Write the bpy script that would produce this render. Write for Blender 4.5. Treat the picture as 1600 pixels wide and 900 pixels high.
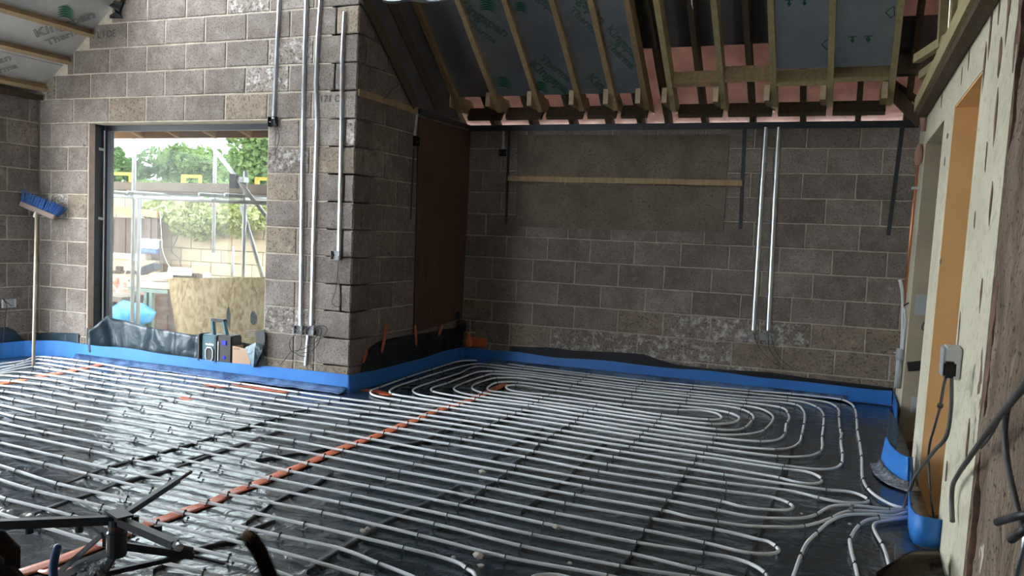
import bpy, bmesh, math, random
import numpy as np
from mathutils import Vector, Matrix, Euler, noise as mnoise

# ------------------------------------------------------------------ clean
for o in list(bpy.data.objects):
    bpy.data.objects.remove(o, do_unlink=True)
scene = bpy.context.scene
COL = scene.collection
random.seed(7)
rng = np.random.default_rng(11)

# ------------------------------------------------------------------ camera
FPX, YAW, PITCH, ROLL = 1292.1, 0.3801, 0.0637, 0.0418
CAMH = 1.35
CAM = Vector((0, 0, CAMH))
_fw = Vector((-math.sin(YAW)*math.cos(PITCH), math.cos(YAW)*math.cos(PITCH), -math.sin(PITCH)))
_rt = Vector((math.cos(YAW), math.sin(YAW), 0))
_up = _rt.cross(_fw)
RT = math.cos(ROLL)*_rt + math.sin(ROLL)*_up
UP = -math.sin(ROLL)*_rt + math.cos(ROLL)*_up
FW = _fw
camd = bpy.data.cameras.new('camera')
cam = bpy.data.objects.new('camera', camd)
COL.objects.link(cam)
camd.sensor_width = 36.0
camd.lens = FPX/1600*36.0
camd.clip_start = 0.05
cam.matrix_world = Matrix(((RT.x, UP.x, -FW.x, 0), (RT.y, UP.y, -FW.y, 0), (RT.z, UP.z, -FW.z, CAMH), (0, 0, 0, 1)))
scene.camera = cam

# ------------------------------------------------------------------ light
world = bpy.data.worlds.new('overcast_sky')
scene.world = world
world.use_nodes = True
wn = world.node_tree.nodes
wn['Background'].inputs[0].default_value = (0.85, 0.93, 1.0, 1)
wn['Background'].inputs[1].default_value = 25.0
scene.view_settings.view_transform = 'Standard'
scene.view_settings.look = 'None'
scene.view_settings.gamma = 1.0
scene.view_settings.use_curve_mapping = False
scene.view_settings.exposure = 0.22

# ------------------------------------------------------------------ picking points: ray through a photo pixel met with a real plane
def ray(px, py):
    return FW + RT*((px-800)/FPX) + UP*((450-py)/FPX)
def onX(px, py, X):
    d = ray(px, py); return CAM + d*((X-CAM.x)/d.x)
def onY(px, py, Y):
    d = ray(px, py); return CAM + d*((Y-CAM.y)/d.y)
def onZ(px, py, Z=0.0):
    d = ray(px, py); return CAM + d*((Z-CAM.z)/d.z)
def onD(px, py, dep):
    return CAM + ray(px, py)*dep
def onP(px, py, p0, n):
    d = ray(px, py); return CAM + d*((p0-CAM).dot(n)/d.dot(n))

YB, YW, XR, XL, XO = 7.927, 5.772, -3.72, -7.29, 0.50   # back, window, return, left, old wall
SLOPE = math.radians(38)
LSL = math.radians(39)

# ------------------------------------------------------------------ materials
MATS = {}
def mat(name, base, rough=0.7, metal=0.0, spec=0.5, c2=None, nscale=8.0, ndet=6.0, nlo=0.35, nhi=0.65,
        bump=0.0, bscale=60.0, bdist=0.01, rand=0.0, speck=None, sscale=120.0, stretch=None, trans=0.0, alpha=None,
        bump2=0.0, b2scale=8.0, emit=None, speck2=None, s2scale=40.0, s2lo=0.56, s2hi=0.72, slo=0.55, shi=0.68):
    m = bpy.data.materials.new(name); m.use_nodes = True
    nt = m.node_tree; N = nt.nodes; L = nt.links
    b = N['Principled BSDF']
    b.inputs['Roughness'].default_value = rough
    b.inputs['Metallic'].default_value = metal
    b.inputs['Specular IOR Level'].default_value = spec
    col = None
    geo = N.new('ShaderNodeNewGeometry')
    vec = geo.outputs['Position']
    if stretch:
        tc = N.new('ShaderNodeTexCoord'); mp = N.new('ShaderNodeMapping')
        mp.inputs['Scale'].default_value = stretch
        L.new(tc.outputs['Object'], mp.inputs['Vector']); vec = mp.outputs['Vector']
    if c2 is not None:
        nz = N.new('ShaderNodeTexNoise'); nz.inputs['Scale'].default_value = nscale; nz.inputs['Detail'].default_value = ndet
        L.new(vec, nz.inputs['Vector'])
        mr = N.new('ShaderNodeMapRange'); mr.inputs[1].default_value = nlo; mr.inputs[2].default_value = nhi
        L.new(nz.outputs['Fac'], mr.inputs[0])
        mx = N.new('ShaderNodeMix'); mx.data_type = 'RGBA'
        mx.inputs[6].default_value = (*base, 1); mx.inputs[7].default_value = (*c2, 1)
        L.new(mr.outputs[0], mx.inputs[0]); col = mx.outputs[2]
    if speck is not None:
        nz = N.new('ShaderNodeTexNoise'); nz.inputs['Scale'].default_value = sscale; nz.inputs['Detail'].default_value = 3
        L.new(geo.outputs['Position'], nz.inputs['Vector'])
        mr = N.new('ShaderNodeMapRange'); mr.inputs[1].default_value = slo; mr.inputs[2].default_value = shi
        L.new(nz.outputs['Fac'], mr.inputs[0])
        mx = N.new('ShaderNodeMix'); mx.data_type = 'RGBA'
        if col: L.new(col, mx.inputs[6])
        else: mx.inputs[6].default_value = (*base, 1)
        mx.inputs[7].default_value = (*speck, 1)
        L.new(mr.outputs[0], mx.inputs[0]); col = mx.outputs[2]
    if speck2 is not None:
        nz = N.new('ShaderNodeTexNoise'); nz.inputs['Scale'].default_value = s2scale; nz.inputs['Detail'].default_value = 7; nz.inputs['Roughness'].default_value = 0.7
        L.new(geo.outputs['Position'], nz.inputs['Vector'])
        mr = N.new('ShaderNodeMapRange'); mr.inputs[1].default_value = s2lo; mr.inputs[2].default_value = s2hi
        L.new(nz.outputs['Fac'], mr.inputs[0])
        mx = N.new('ShaderNodeMix'); mx.data_type = 'RGBA'
        if col: L.new(col, mx.inputs[6])
        else: mx.inputs[6].default_value = (*base, 1)
        mx.inputs[7].default_value = (*speck2, 1)
        L.new(mr.outputs[0], mx.inputs[0]); col = mx.outputs[2]
    if rand:
        oi = N.new('ShaderNodeObjectInfo')
        mr = N.new('ShaderNodeMapRange'); mr.inputs[3].default_value = 1-rand; mr.inputs[4].default_value = 1+rand
        L.new(oi.outputs['Random'], mr.inputs[0])
        hs = N.new('ShaderNodeHueSaturation')
        L.new(mr.outputs[0], hs.inputs['Value'])
        if col: L.new(col, hs.inputs['Color'])
        else: hs.inputs['Color'].default_value = (*base, 1)
        col = hs.outputs[0]
    if col: L.new(col, b.inputs['Base Color'])
    else: b.inputs['Base Color'].default_value = (*base, 1)
    last = None
    if bump:
        nz = N.new('ShaderNodeTexNoise'); nz.inputs['Scale'].default_value = bscale; nz.inputs['Detail'].default_value = 5
        L.new(vec, nz.inputs['Vector'])
        bp = N.new('ShaderNodeBump'); bp.inputs['Strength'].default_value = bump; bp.inputs['Distance'].default_value = bdist
        L.new(nz.outputs['Fac'], bp.inputs['Height']); last = bp
    if bump2:
        nz = N.new('ShaderNodeTexNoise'); nz.inputs['Scale'].default_value = b2scale; nz.inputs['Detail'].default_value = 4
        nz.inputs['Distortion'].default_value = 1.5
        L.new(vec, nz.inputs['Vector'])
        bp = N.new('ShaderNodeBump'); bp.inputs['Strength'].default_value = bump2; bp.inputs['Distance'].default_value = 0.03
        L.new(nz.outputs['Fac'], bp.inputs['Height'])
        if last: L.new(last.outputs[0], bp.inputs['Normal'])
        last = bp
    if last: L.new(last.outputs[0], b.inputs['Normal'])
    if trans:
        tr = N.new('ShaderNodeBsdfTranslucent'); ms = N.new('ShaderNodeMixShader'); ms.inputs[0].default_value = trans
        if col: L.new(col, tr.inputs[0])
        else: tr.inputs[0].default_value = (*base, 1)
        out = N['Material Output']
        L.new(b.outputs[0], ms.inputs[1]); L.new(tr.outputs[0], ms.inputs[2]); L.new(ms.outputs[0], out.inputs[0])
    if emit:
        b.inputs['Emission Color'].default_value = (*emit[0], 1); b.inputs['Emission Strength'].default_value = emit[1]
    MATS[name] = m
    return m

mat('block', (0.190, 0.158, 0.138), 0.95, spec=0.2, c2=(0.262, 0.226, 0.200), nscale=5, rand=0.18, speck=(0.095, 0.078, 0.068), sscale=70, slo=0.52, shi=0.70, speck2=(0.36, 0.325, 0.295), s2scale=15, s2lo=0.52, s2hi=0.82, bump=0.9, bscale=90, bdist=0.008)
mat('block_smeared', (0.215, 0.185, 0.158), 0.95, spec=0.2, c2=(0.29, 0.255, 0.225), nscale=6, rand=0.12, speck=(0.10, 0.08, 0.068), sscale=55, slo=0.50, shi=0.66, speck2=(0.62, 0.59, 0.56), s2scale=20, s2lo=0.50, s2hi=0.66, bump=0.9, bscale=80, bdist=0.009)
mat('block_tan', (0.295, 0.24, 0.178), 0.95, spec=0.2, c2=(0.225, 0.185, 0.15), nscale=6, rand=0.14, speck=(0.12, 0.095, 0.075), sscale=60, slo=0.52, shi=0.68, speck2=(0.42, 0.37, 0.30), s2scale=16, s2lo=0.54, s2hi=0.8, bump=0.9, bscale=90, bdist=0.008)
mat('mortar', (0.49, 0.44, 0.35), 0.95, spec=0.2, c2=(0.37, 0.33, 0.265), nscale=12, bump=0.8, bscale=70, bdist=0.008)
mat('timber', (0.40, 0.285, 0.155), 0.75, spec=0.3, c2=(0.30, 0.21, 0.115), nscale=3.0, stretch=(12, 12, 1.2), rand=0.15, bump=0.15, bscale=20, bdist=0.004)
mat('timber_green', (0.42, 0.36, 0.19), 0.75, spec=0.3, c2=(0.33, 0.28, 0.15), nscale=3.0, stretch=(12, 12, 1.2), rand=0.12, bump=0.15, bscale=20, bdist=0.004)
mat('timber_dark', (0.10, 0.072, 0.046), 0.8, spec=0.3, c2=(0.065, 0.05, 0.034), nscale=3.0, stretch=(12, 12, 1.2), rand=0.2)  # dark timber; also the shaded copy of timber for the eaves noggins
mat('end_grain', (0.60, 0.47, 0.32), 0.85, spec=0.2, c2=(0.48, 0.36, 0.24), nscale=30)
mat('foil', (0.58, 0.63, 0.67), 0.28, metal=0.85, c2=(0.46, 0.51, 0.56), nscale=2.5, bump=0.22, bscale=26, bdist=0.008, bump2=0.12, b2scale=5)
mat('foil_matt', (0.62, 0.62, 0.60), 0.42, metal=0.55, c2=(0.50, 0.50, 0.49), nscale=2.5, bump=0.10, bscale=30, bdist=0.006, bump2=0.10, b2scale=4)
mat('green_ink', (0.015, 0.13, 0.075), 0.6, spec=0.3)
mat('faint_ink', (0.13, 0.17, 0.15), 0.6, spec=0.3)
mat('pencil', (0.07, 0.065, 0.06), 0.8, spec=0.2)
mat('membrane', (0.30, 0.20, 0.165), 0.7, spec=0.2, c2=(0.23, 0.15, 0.125), nscale=5, trans=0.26, bump2=0.4, b2scale=6)
mat('black_underlay', (0.075, 0.07, 0.072), 0.6, spec=0.3, c2=(0.11, 0.10, 0.10), nscale=4, bump2=0.3, b2scale=5)
mat('roof_tile', (0.20, 0.11, 0.08), 0.85)
mat('polythene', (0.020, 0.036, 0.050), 0.17, spec=1.0, c2=(0.036, 0.056, 0.073), nscale=3.0, bump=0.10, bscale=45, bdist=0.004, bump2=0.30, b2scale=7)
mat('polythene_drape', (0.016, 0.036, 0.052), 0.36, spec=0.5, c2=(0.028, 0.052, 0.070), nscale=5, bump2=0.25, b2scale=8)
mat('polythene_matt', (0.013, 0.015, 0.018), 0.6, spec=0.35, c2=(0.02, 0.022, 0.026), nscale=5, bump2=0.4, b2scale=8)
mat('pipe', (0.80, 0.82, 0.84), 0.40, spec=0.5, c2=(0.73, 0.745, 0.76), nscale=3.0)
mat('black_plastic', (0.016, 0.016, 0.018), 0.45)
mat('dark_steel', (0.035, 0.042, 0.055), 0.42, metal=0.4, c2=(0.05, 0.045, 0.042), nscale=14)
mat('rusty_steel', (0.14, 0.075, 0.045), 0.7, metal=0.2, c2=(0.06, 0.05, 0.05), nscale=25)
mat('blue_foam', (0.032, 0.185, 0.56), 0.48, spec=0.4, c2=(0.04, 0.215, 0.62), nscale=4, bump2=0.12, b2scale=7)
mat('blue_film', (0.16, 0.27, 0.46), 0.22, spec=0.6, c2=(0.05, 0.09, 0.17), nscale=6, bump2=0.5, b2scale=10)
mat('orange_tape', (0.80, 0.19, 0.06), 0.40, spec=0.5, c2=(0.50, 0.105, 0.04), nscale=24, stretch=(3, 14, 3))
mat('galvanised', (0.66, 0.69, 0.73), 0.30, metal=0.9, c2=(0.52, 0.55, 0.59), nscale=14)
mat('steel_box', (0.42, 0.43, 0.44), 0.42, metal=0.7, c2=(0.25, 0.25, 0.26), nscale=20)
mat('strap_dark', (0.045, 0.05, 0.058), 0.5, metal=0.5)
mat('cable_grey', (0.085, 0.082, 0.08), 0.55)
mat('cable_dark', (0.03, 0.03, 0.033), 0.5)
mat('white_cable', (0.6, 0.6, 0.58), 0.5)
mat('grey_plastic', (0.36, 0.38, 0.40), 0.45)
mat('light_plastic', (0.56, 0.57, 0.57), 0.4)
mat('copper', (0.62, 0.25, 0.14), 0.32, metal=0.9)
mat('pipe_lagging', (0.42, 0.24, 0.19), 0.85)
mat('plywood_red', (0.13, 0.072, 0.052), 0.75, spec=0.3, c2=(0.085, 0.045, 0.034), nscale=3.5, stretch=(10, 10, 1.0), bump=0.1)
mat('shuttering_board', (0.205, 0.168, 0.128), 0.85, spec=0.25, c2=(0.145, 0.118, 0.09), nscale=5, speck=(0.10, 0.08, 0.065), sscale=60, bump=0.3, bscale=40)
def osb_material():
    m = mat('osb', (0.80, 0.58, 0.31), 0.7, spec=0.3)
    nt = m.node_tree; N = nt.nodes; L = nt.links
    g = N.new('ShaderNodeNewGeometry'); nz = N.new('ShaderNodeTexNoise'); nz.inputs['Scale'].default_value = 3.5
    va = N.new('ShaderNodeVectorMath'); va.operation = 'MULTIPLY_ADD'
    L.new(g.outputs['Position'], nz.inputs['Vector']); L.new(nz.outputs['Color'], va.inputs[0]); va.inputs[1].default_value = (0.2, 0.2, 0.2); L.new(g.outputs['Position'], va.inputs[2])
    mp = N.new('ShaderNodeMapping'); mp.inputs['Scale'].default_value = (52, 52, 20); mp.inputs['Rotation'].default_value = (0, 0.5, 0)
    L.new(va.outputs[0], mp.inputs['Vector'])
    vo = N.new('ShaderNodeTexVoronoi'); vo.inputs['Scale'].default_value = 1.0; L.new(mp.outputs[0], vo.inputs['Vector'])
    cr = N.new('ShaderNodeValToRGB'); e = cr.color_ramp.elements
    e[0].color = (0.42, 0.25, 0.10, 1); e[1].color = (0.92, 0.72, 0.42, 1); k = e.new(0.45); k.color = (0.74, 0.52, 0.26, 1)
    sp = N.new('ShaderNodeSeparateColor'); L.new(vo.outputs['Color'], sp.inputs[0]); L.new(sp.outputs[0], cr.inputs[0]); L.new(cr.outputs[0], N['Principled BSDF'].inputs['Base Color'])
osb_material()
mat('ink_stain', (0.05, 0.055, 0.06), 0.7)
mat('cream_plaster', (0.65, 0.61, 0.455), 0.85, spec=0.3, c2=(0.57, 0.53, 0.39), nscale=3, speck=(0.47, 0.44, 0.335), sscale=26, bump=0.3, bscale=35, bump2=0.25, b2scale=4)
mat('buff_plaster', (0.40, 0.345, 0.245), 0.85, spec=0.3, c2=(0.33, 0.285, 0.205), nscale=4, bump=0.3, bscale=35, bump2=0.25, b2scale=5)
mat('orange_paint', (0.95, 0.56, 0.25), 0.6, spec=0.35, c2=(0.91, 0.52, 0.215), nscale=3, bump=0.12, bscale=30)
mat('old_stone', (0.36, 0.275, 0.205), 0.95, spec=0.15, c2=(0.20, 0.145, 0.11), nscale=1.6, stretch=(7, 7, 1.6), speck=(0.10, 0.075, 0.06), sscale=48, slo=0.56, shi=0.7, bump=1.0, bscale=12, bdist=0.03, bump2=0.5, b2scale=3)
mat('broken_render', (0.25, 0.155, 0.12), 0.95, spec=0.15, c2=(0.14, 0.09, 0.07), nscale=12, bump=0.9, bscale=30, bdist=0.02)
mat('bare_render', (0.50, 0.29, 0.17), 0.9, spec=0.2, c2=(0.36, 0.20, 0.12), nscale=16, bump=0.6, bscale=40)
mat('pink_closer', (0.46, 0.34, 0.28), 0.9, spec=0.2, c2=(0.38, 0.29, 0.24), nscale=14, bump=0.5, bscale=60)
mat('frame_black', (0.018, 0.021, 0.030), 0.38, spec=0.5)
mat('ochre_soffit', (0.62, 0.36, 0.17), 0.7, c2=(0.52, 0.29, 0.13), nscale=4)
mat('scaffold_steel', (0.50, 0.50, 0.50), 0.45, metal=0.35, c2=(0.40, 0.39, 0.37), nscale=10)
mat('scaffold_board', (0.26, 0.19, 0.14), 0.85, c2=(0.20, 0.15, 0.115), nscale=6)
mat('yellow_paint', (0.83, 0.64, 0.07), 0.5)
mat('garden_block', (0.56, 0.44, 0.30), 0.9, spec=0.2, c2=(0.48, 0.37, 0.25), nscale=5, rand=0.08)
mat('garden_joint', (0.40, 0.33, 0.25), 0.95)
mat('fence_wood', (0.19, 0.125, 0.10), 0.85, c2=(0.12, 0.08, 0.065), nscale=3, stretch=(10, 10, 1), rand=0.15)
mat('stone_coping', (0.60, 0.52, 0.40), 0.9)
mat('leaf_a', (0.16, 0.25, 0.085), 0.6, spec=0.3, rand=0.1, trans=0.35, c2=(0.10, 0.17, 0.06), nscale=1.2)
mat('leaf_b', (0.22, 0.31, 0.10), 0.6, spec=0.3, rand=0.1, trans=0.35, c2=(0.14, 0.22, 0.07), nscale=1.2)
mat('ivy_leaf', (0.30, 0.34, 0.10), 0.55, spec=0.3, trans=0.25, c2=(0.52, 0.52, 0.27), nscale=6)
mat('bark', (0.13, 0.10, 0.075), 0.9)
mat('paving', (0.40, 0.36, 0.31), 0.9, c2=(0.33, 0.30, 0.26), nscale=2)
mat('brick_red', (0.42, 0.20, 0.13), 0.9, rand=0.2, c2=(0.52, 0.42, 0.36), nscale=9)
mat('sage_paint', (0.30, 0.36, 0.29), 0.6, c2=(0.24, 0.30, 0.24), nscale=7)
mat('blue_bag', (0.05, 0.33, 0.72), 0.3, c2=(0.14, 0.46, 0.82), nscale=8, bump2=0.5, b2scale=9)
mat('white_bag', (0.80, 0.80, 0.78), 0.5)
mat('navy_bag', (0.10, 0.16, 0.36), 0.5)
mat('plaster_board', (0.78, 0.75, 0.70), 0.8)
mat('radio_teal', (0.020, 0.105, 0.135), 0.42)
mat('radio_black', (0.013, 0.013, 0.014), 0.55)
mat('radio_silver', (0.62, 0.65, 0.66), 0.35, metal=0.4)
mat('radio_display', (0.01, 0.02, 0.35), 0.25, emit=((0.01, 0.02, 1.0), 0.45))
mat('white_print', (0.75, 0.78, 0.78), 0.5)
mat('cardboard', (0.50, 0.345, 0.235), 0.85, spec=0.2, c2=(0.46, 0.31, 0.21), nscale=5)
mat('cardboard_inside', (0.11, 0.075, 0.05), 0.9)  # cardboard darkened for the shade inside the open box
mat('grey_plastic_sheet', (0.10, 0.17, 0.20), 0.35, c2=(0.17, 0.25, 0.29), nscale=9, bump2=0.5, b2scale=14)
mat('broom_blue', (0.018, 0.08, 0.27), 0.6, c2=(0.03, 0.12, 0.36), nscale=30)
mat('broom_stock', (0.23, 0.17, 0.14), 0.75)
mat('handle_wood', (0.44, 0.37, 0.28), 0.6, c2=(0.36, 0.30, 0.22), nscale=8)
mat('handle_blue', (0.012, 0.045, 0.14), 0.4)
mat('clear_wrap', (0.5, 0.52, 0.55), 0.15, spec=0.7, c2=(0.12, 0.13, 0.15), nscale=25, bump2=0.9, b2scale=30)
mat('brown_sheet', (0.060, 0.042, 0.027), 0.5, c2=(0.035, 0.025, 0.018), nscale=8, bump2=0.4, b2scale=8)
mat('crumb', (0.55, 0.50, 0.42), 0.9)
mat('dog_black', (0.012, 0.010, 0.009), 0.8, spec=0.15, c2=(0.022, 0.016, 0.012), nscale=30)
mat('dog_tan', (0.42, 0.34, 0.24), 0.8, spec=0.2)
mat('brass', (0.55, 0.40, 0.16), 0.35, metal=0.8)

def glass_material():
    m = bpy.data.materials.new('veiled_glass'); m.use_nodes = True
    nt = m.node_tree; N = nt.nodes; L = nt.links
    N.remove(N['Principled BSDF'])
    tr = N.new('ShaderNodeBsdfTransparent'); tr.inputs[0].default_value = (0.42, 0.435, 0.43, 1)  # grey tint dims the bright view outside
    gl = N.new('ShaderNodeBsdfGlossy'); gl.inputs['Roughness'].default_value = 0.02
    m1 = N.new('ShaderNodeMixShader'); m1.inputs[0].default_value = 0.006; L.new(tr.outputs[0], m1.inputs[1]); L.new(gl.outputs[0], m1.inputs[2])
    ds = N.new('ShaderNodeBsdfTranslucent'); ds.inputs[0].default_value = (0.9, 0.93, 0.95, 1)  # thin white veil mixed in as glare haze over the view
    nz = N.new('ShaderNodeTexNoise'); nz.inputs['Scale'].default_value = 2.5; nz.inputs['Detail'].default_value = 8
    g = N.new('ShaderNodeNewGeometry'); L.new(g.outputs['Position'], nz.inputs['Vector'])
    mr = N.new('ShaderNodeMapRange'); mr.inputs[1].default_value = 0.3; mr.inputs[2].default_value = 0.75; mr.inputs[3].default_value = 0.005; mr.inputs[4].default_value = 0.02
    L.new(nz.outputs['Fac'], mr.inputs[0])
    m2 = N.new('ShaderNodeMixShader'); L.new(mr.outputs[0], m2.inputs[0]); L.new(m1.outputs[0], m2.inputs[1]); L.new(ds.outputs[0], m2.inputs[2])
    L.new(m2.outputs[0], N['Material Output'].inputs[0])
    MATS['veiled_glass'] = m
glass_material()

# ------------------------------------------------------------------ mesh helpers
class MB:
    def __init__(s):
        s.v = []; s.f = []
    def box(s, c, size, R=None):
        c = Vector(c); hx, hy, hz = size[0]/2, size[1]/2, size[2]/2
        b = len(s.v)
        for dx, dy, dz in ((-1,-1,-1),(1,-1,-1),(1,1,-1),(-1,1,-1),(-1,-1,1),(1,-1,1),(1,1,1),(-1,1,1)):
            p = Vector((dx*hx, dy*hy, dz*hz))
            if R is not None: p = R @ p
            s.v.append(c+p)
        for f in ((0,3,2,1),(4,5,6,7),(0,1,5,4),(1,2,6,5),(2,3,7,6),(3,0,4,7)): s.f.append(tuple(b+i for i in f))
        return s
    def span(s, a, b):
        a = Vector(a); b = Vector(b); return s.box((a+b)/2, (abs(b.x-a.x), abs(b.y-a.y), abs(b.z-a.z)))
    def beam(s, a, b, w, h, up=Vector((0,0,1))):
        """rectangular bar from a to b: w across, h along up"""
        a = Vector(a); b = Vector(b); d = (b-a); L = d.length; d.normalize()
        x = d.cross(up)
        if x.length < 1e-5: x = d.cross(Vector((0,1,0)))
        x.normalize(); u = x.cross(d)
        R = Matrix((x, d, u)).transposed()
        return s.box((a+b)/2, (w, L, h), R)
    def prism(s, poly, vec):
        poly = [Vector(p) for p in poly]; vec = Vector(vec); n = len(poly); b = len(s.v)
        s.v += poly + [p+vec for p in poly]
        s.f.append(tuple(b+i for i in range(n))); s.f.append(tuple(b+n+i for i in reversed(range(n))))
        for i in range(n):
            j = (i+1) % n; s.f.append((b+j, b+i, b+n+i, b+n+j))
        return s
    def tube(s, pts, r, n=8, cap=True, flat=None):
        pts = [Vector(p) for p in pts]; m = len(pts); b = len(s.v)
        rs = r if isinstance(r, (list, tuple)) else [r]*m
        T = []
        for i in range(m):
            t = pts[min(i+1, m-1)]-pts[max(i-1, 0)]
            if t.length < 1e-9: t = Vector((0,0,1))
            T.append(t.normalized())
        ref = Vector((0,0,1)) if abs(T[0].z) < 0.9 else Vector((0,1,0))
        x = T[0].cross(ref).normalized()
        for i in range(m):
            x = (x - T[i]*x.dot(T[i]))
            if x.length < 1e-6: x = T[i].cross(Vector((0.3,0.5,0.8)))
            x.normalize(); y = T[i].cross(x)
            for k in range(n):
                a = 2*math.pi*k/n
                s.v.append(pts[i] + (x*math.cos(a)+y*math.sin(a))*rs[i])
        for i in range(m-1):
            for k in range(n):
                k2 = (k+1) % n
                s.f.append((b+i*n+k, b+i*n+k2, b+(i+1)*n+k2, b+(i+1)*n+k))
        if cap:
            s.f.append(tuple(b+k for k in reversed(range(n)))); s.f.append(tuple(b+(m-1)*n+k for k in range(n)))
        return s
    def lathe(s, c, prof, n=16, axis=Vector((0,0,1))):
        c = Vector(c); z = Vector(axis).normalized()
        x = z.orthogonal().normalized(); y = z.cross(x); b = len(s.v)
        for r, h in prof:
            for k in range(n):
                a = 2*math.pi*k/n; s.v.append(c + z*h + (x*math.cos(a)+y*math.sin(a))*r)
        m = len(prof)
        for i in range(m-1):
            for k in range(n):
                k2 = (k+1) % n; s.f.append((b+i*n+k, b+i*n+k2, b+(i+1)*n+k2, b+(i+1)*n+k))
        s.f.append(tuple(b+k for k in reversed(range(n)))); s.f.append(tuple(b+(m-1)*n+k for k in range(n)))
        return s
    def sheet(s, grid, thick=0.0, nrm=None):
        """grid[i][j] of points -> surface with thickness"""
        ni, nj = len(grid), len(grid[0]); b = len(s.v)
        for r in grid: s.v += [Vector(p) for p in r]
        for i in range(ni-1):
            for j in range(nj-1):
                s.f.append((b+i*nj+j, b+i*nj+j+1, b+(i+1)*nj+j+1, b+(i+1)*nj+j))
        if thick:
            nrm = Vector(nrm).normalized()*thick; b2 = len(s.v)
            for r in grid: s.v += [Vector(p)+nrm for p in r]
            for i in range(ni-1):
                for j in range(nj-1):
                    s.f.append((b2+i*nj+j, b2+(i+1)*nj+j, b2+(i+1)*nj+j+1, b2+i*nj+j+1))
            ring = [(0,j) for j in range(nj)] + [(i,nj-1) for i in range(1,ni)] + [(ni-1,j) for j in range(nj-2,-1,-1)] + [(i,0) for i in range(ni-2,0,-1)]
            for k in range(len(ring)):
                p, q = ring[k], ring[(k+1) % len(ring)]
                a1, a2 = b+p[0]*nj+p[1], b+q[0]*nj+q[1]; c1, c2 = b2+p[0]*nj+p[1], b2+q[0]*nj+q[1]
                s.f.append((a2, a1, c1, c2))
        return s
    def mesh(s, name):
        me = bpy.data.meshes.new(name); me.from_pydata([tuple(p) for p in s.v], [], s.f); me.update()
        return me
    def build(s, name, material, parent=None, smooth=False, bevel=0.0):
        me = s.mesh(name)
        if bevel:
            bm = bmesh.new(); bm.from_mesh(me)
            bmesh.ops.bevel(bm, geom=bm.edges[:], offset=bevel, segments=2, affect='EDGES', clamp_overlap=True)
            bm.to_mesh(me); bm.free()
        bm = bmesh.new(); bm.from_mesh(me); bmesh.ops.recalc_face_normals(bm, faces=bm.faces[:]); bm.to_mesh(me); bm.free()
        return put(name, me, material, parent, smooth)

def put(name, me, material=None, parent=None, smooth=False, loc=None, rz=0.0):
    o = bpy.data.objects.new(name, me); COL.objects.link(o)
    if material is not None and len(me.materials) == 0: me.materials.append(MATS[material])
    if smooth:
        for p in me.polygons: p.use_smooth = True
    if parent is not None:
        o.parent = parent
        # meshes are written in world coordinates: undo the parent's place
        off = Vector((0,0,0))
        q = parent
        while q is not None: off += q.location; q = q.parent
        o.location = -off if loc is None else Vector(loc)-off
    elif loc is not None: o.location = loc
    if rz: o.rotation_euler = (0, 0, rz)
    return o
def thing(name, label, cat, loc=(0,0,0), group=None):
    o = bpy.data.objects.new(name, None); COL.objects.link(o); o.location = loc
    o.empty_display_size = 0.05
    return tag(o, label, cat, group)
def tag(o, label, cat, group=None, kind=None):
    o['label'] = label; o['category'] = cat
    if group: o['group'] = group
    if kind: o['kind'] = kind
    return o
def struct(o, label, cat):
    return tag(o, label, cat, kind='structure')
def catmull(pts, step=0.03):
    P = [Vector(p) for p in pts]
    if len(P) < 3: return P
    P = [P[0]*2-P[1]] + P + [P[-1]*2-P[-2]]
    out = []
    for i in range(1, len(P)-2):
        p0, p1, p2, p3 = P[i-1], P[i], P[i+1], P[i+2]
        t0 = 0.0; t1 = t0+max((p1-p0).length, 1e-4)**0.5; t2 = t1+max((p2-p1).length, 1e-4)**0.5; t3 = t2+max((p3-p2).length, 1e-4)**0.5
        n = max(1, int(math.ceil((p2-p1).length/step)))
        for k in range(n):
            t = t1+(t2-t1)*k/n
            A1 = p0*((t1-t)/(t1-t0))+p1*((t-t0)/(t1-t0)); A2 = p1*((t2-t)/(t2-t1))+p2*((t-t1)/(t2-t1)); A3 = p2*((t3-t)/(t3-t2))+p3*((t-t2)/(t3-t2))
            B1 = A1*((t2-t)/(t2-t0))+A2*((t-t0)/(t2-t0)); B2 = A2*((t3-t)/(t3-t1))+A3*((t-t1)/(t3-t1))
            out.append(B1*((t2-t)/(t2-t1))+B2*((t-t1)/(t2-t1)))
    out.append(P[-2])
    return out
def text_mesh(name, txt, a, b, nrm, material, parent, outline=0.0, bold=0.0, font_h=None):
    """lettering printed on a plane: baseline from a to b, facing nrm"""
    cu = bpy.data.curves.new(name, 'FONT'); cu.body = txt; cu.size = 1.0
    if outline:
        cu.fill_mode = 'NONE'; cu.bevel_depth = outline; cu.bevel_resolution = 0
    else:
        cu.extrude = 0.002; cu.offset = bold
    cu.resolution_u = 3
    o = bpy.data.objects.new(name, cu); COL.objects.link(o)
    dg = bpy.context.evaluated_depsgraph_get()
    me = bpy.data.meshes.new_from_object(o.evaluated_get(dg))
    bpy.data.objects.remove(o, do_unlink=True)
    a = Vector(a); b = Vector(b); nrm = Vector(nrm).normalized()
    xs = [v.co.x for v in me.vertices]; w = max(xs)-min(xs); x0 = min(xs)
    d = b-a; d -= nrm*d.dot(nrm); sc = d.length/w; d.normalize(); u = nrm.cross(d)
    hs = sc if font_h is None else font_h
    zs = min(sc, 0.05)
    for v in me.vertices:
        v.co = a + d*((v.co.x-x0)*sc) + u*(v.co.y*hs) + nrm*(0.0025+v.co.z*zs*0.2)
    me.materials.clear()
    return put(name, me, material, parent)

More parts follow.
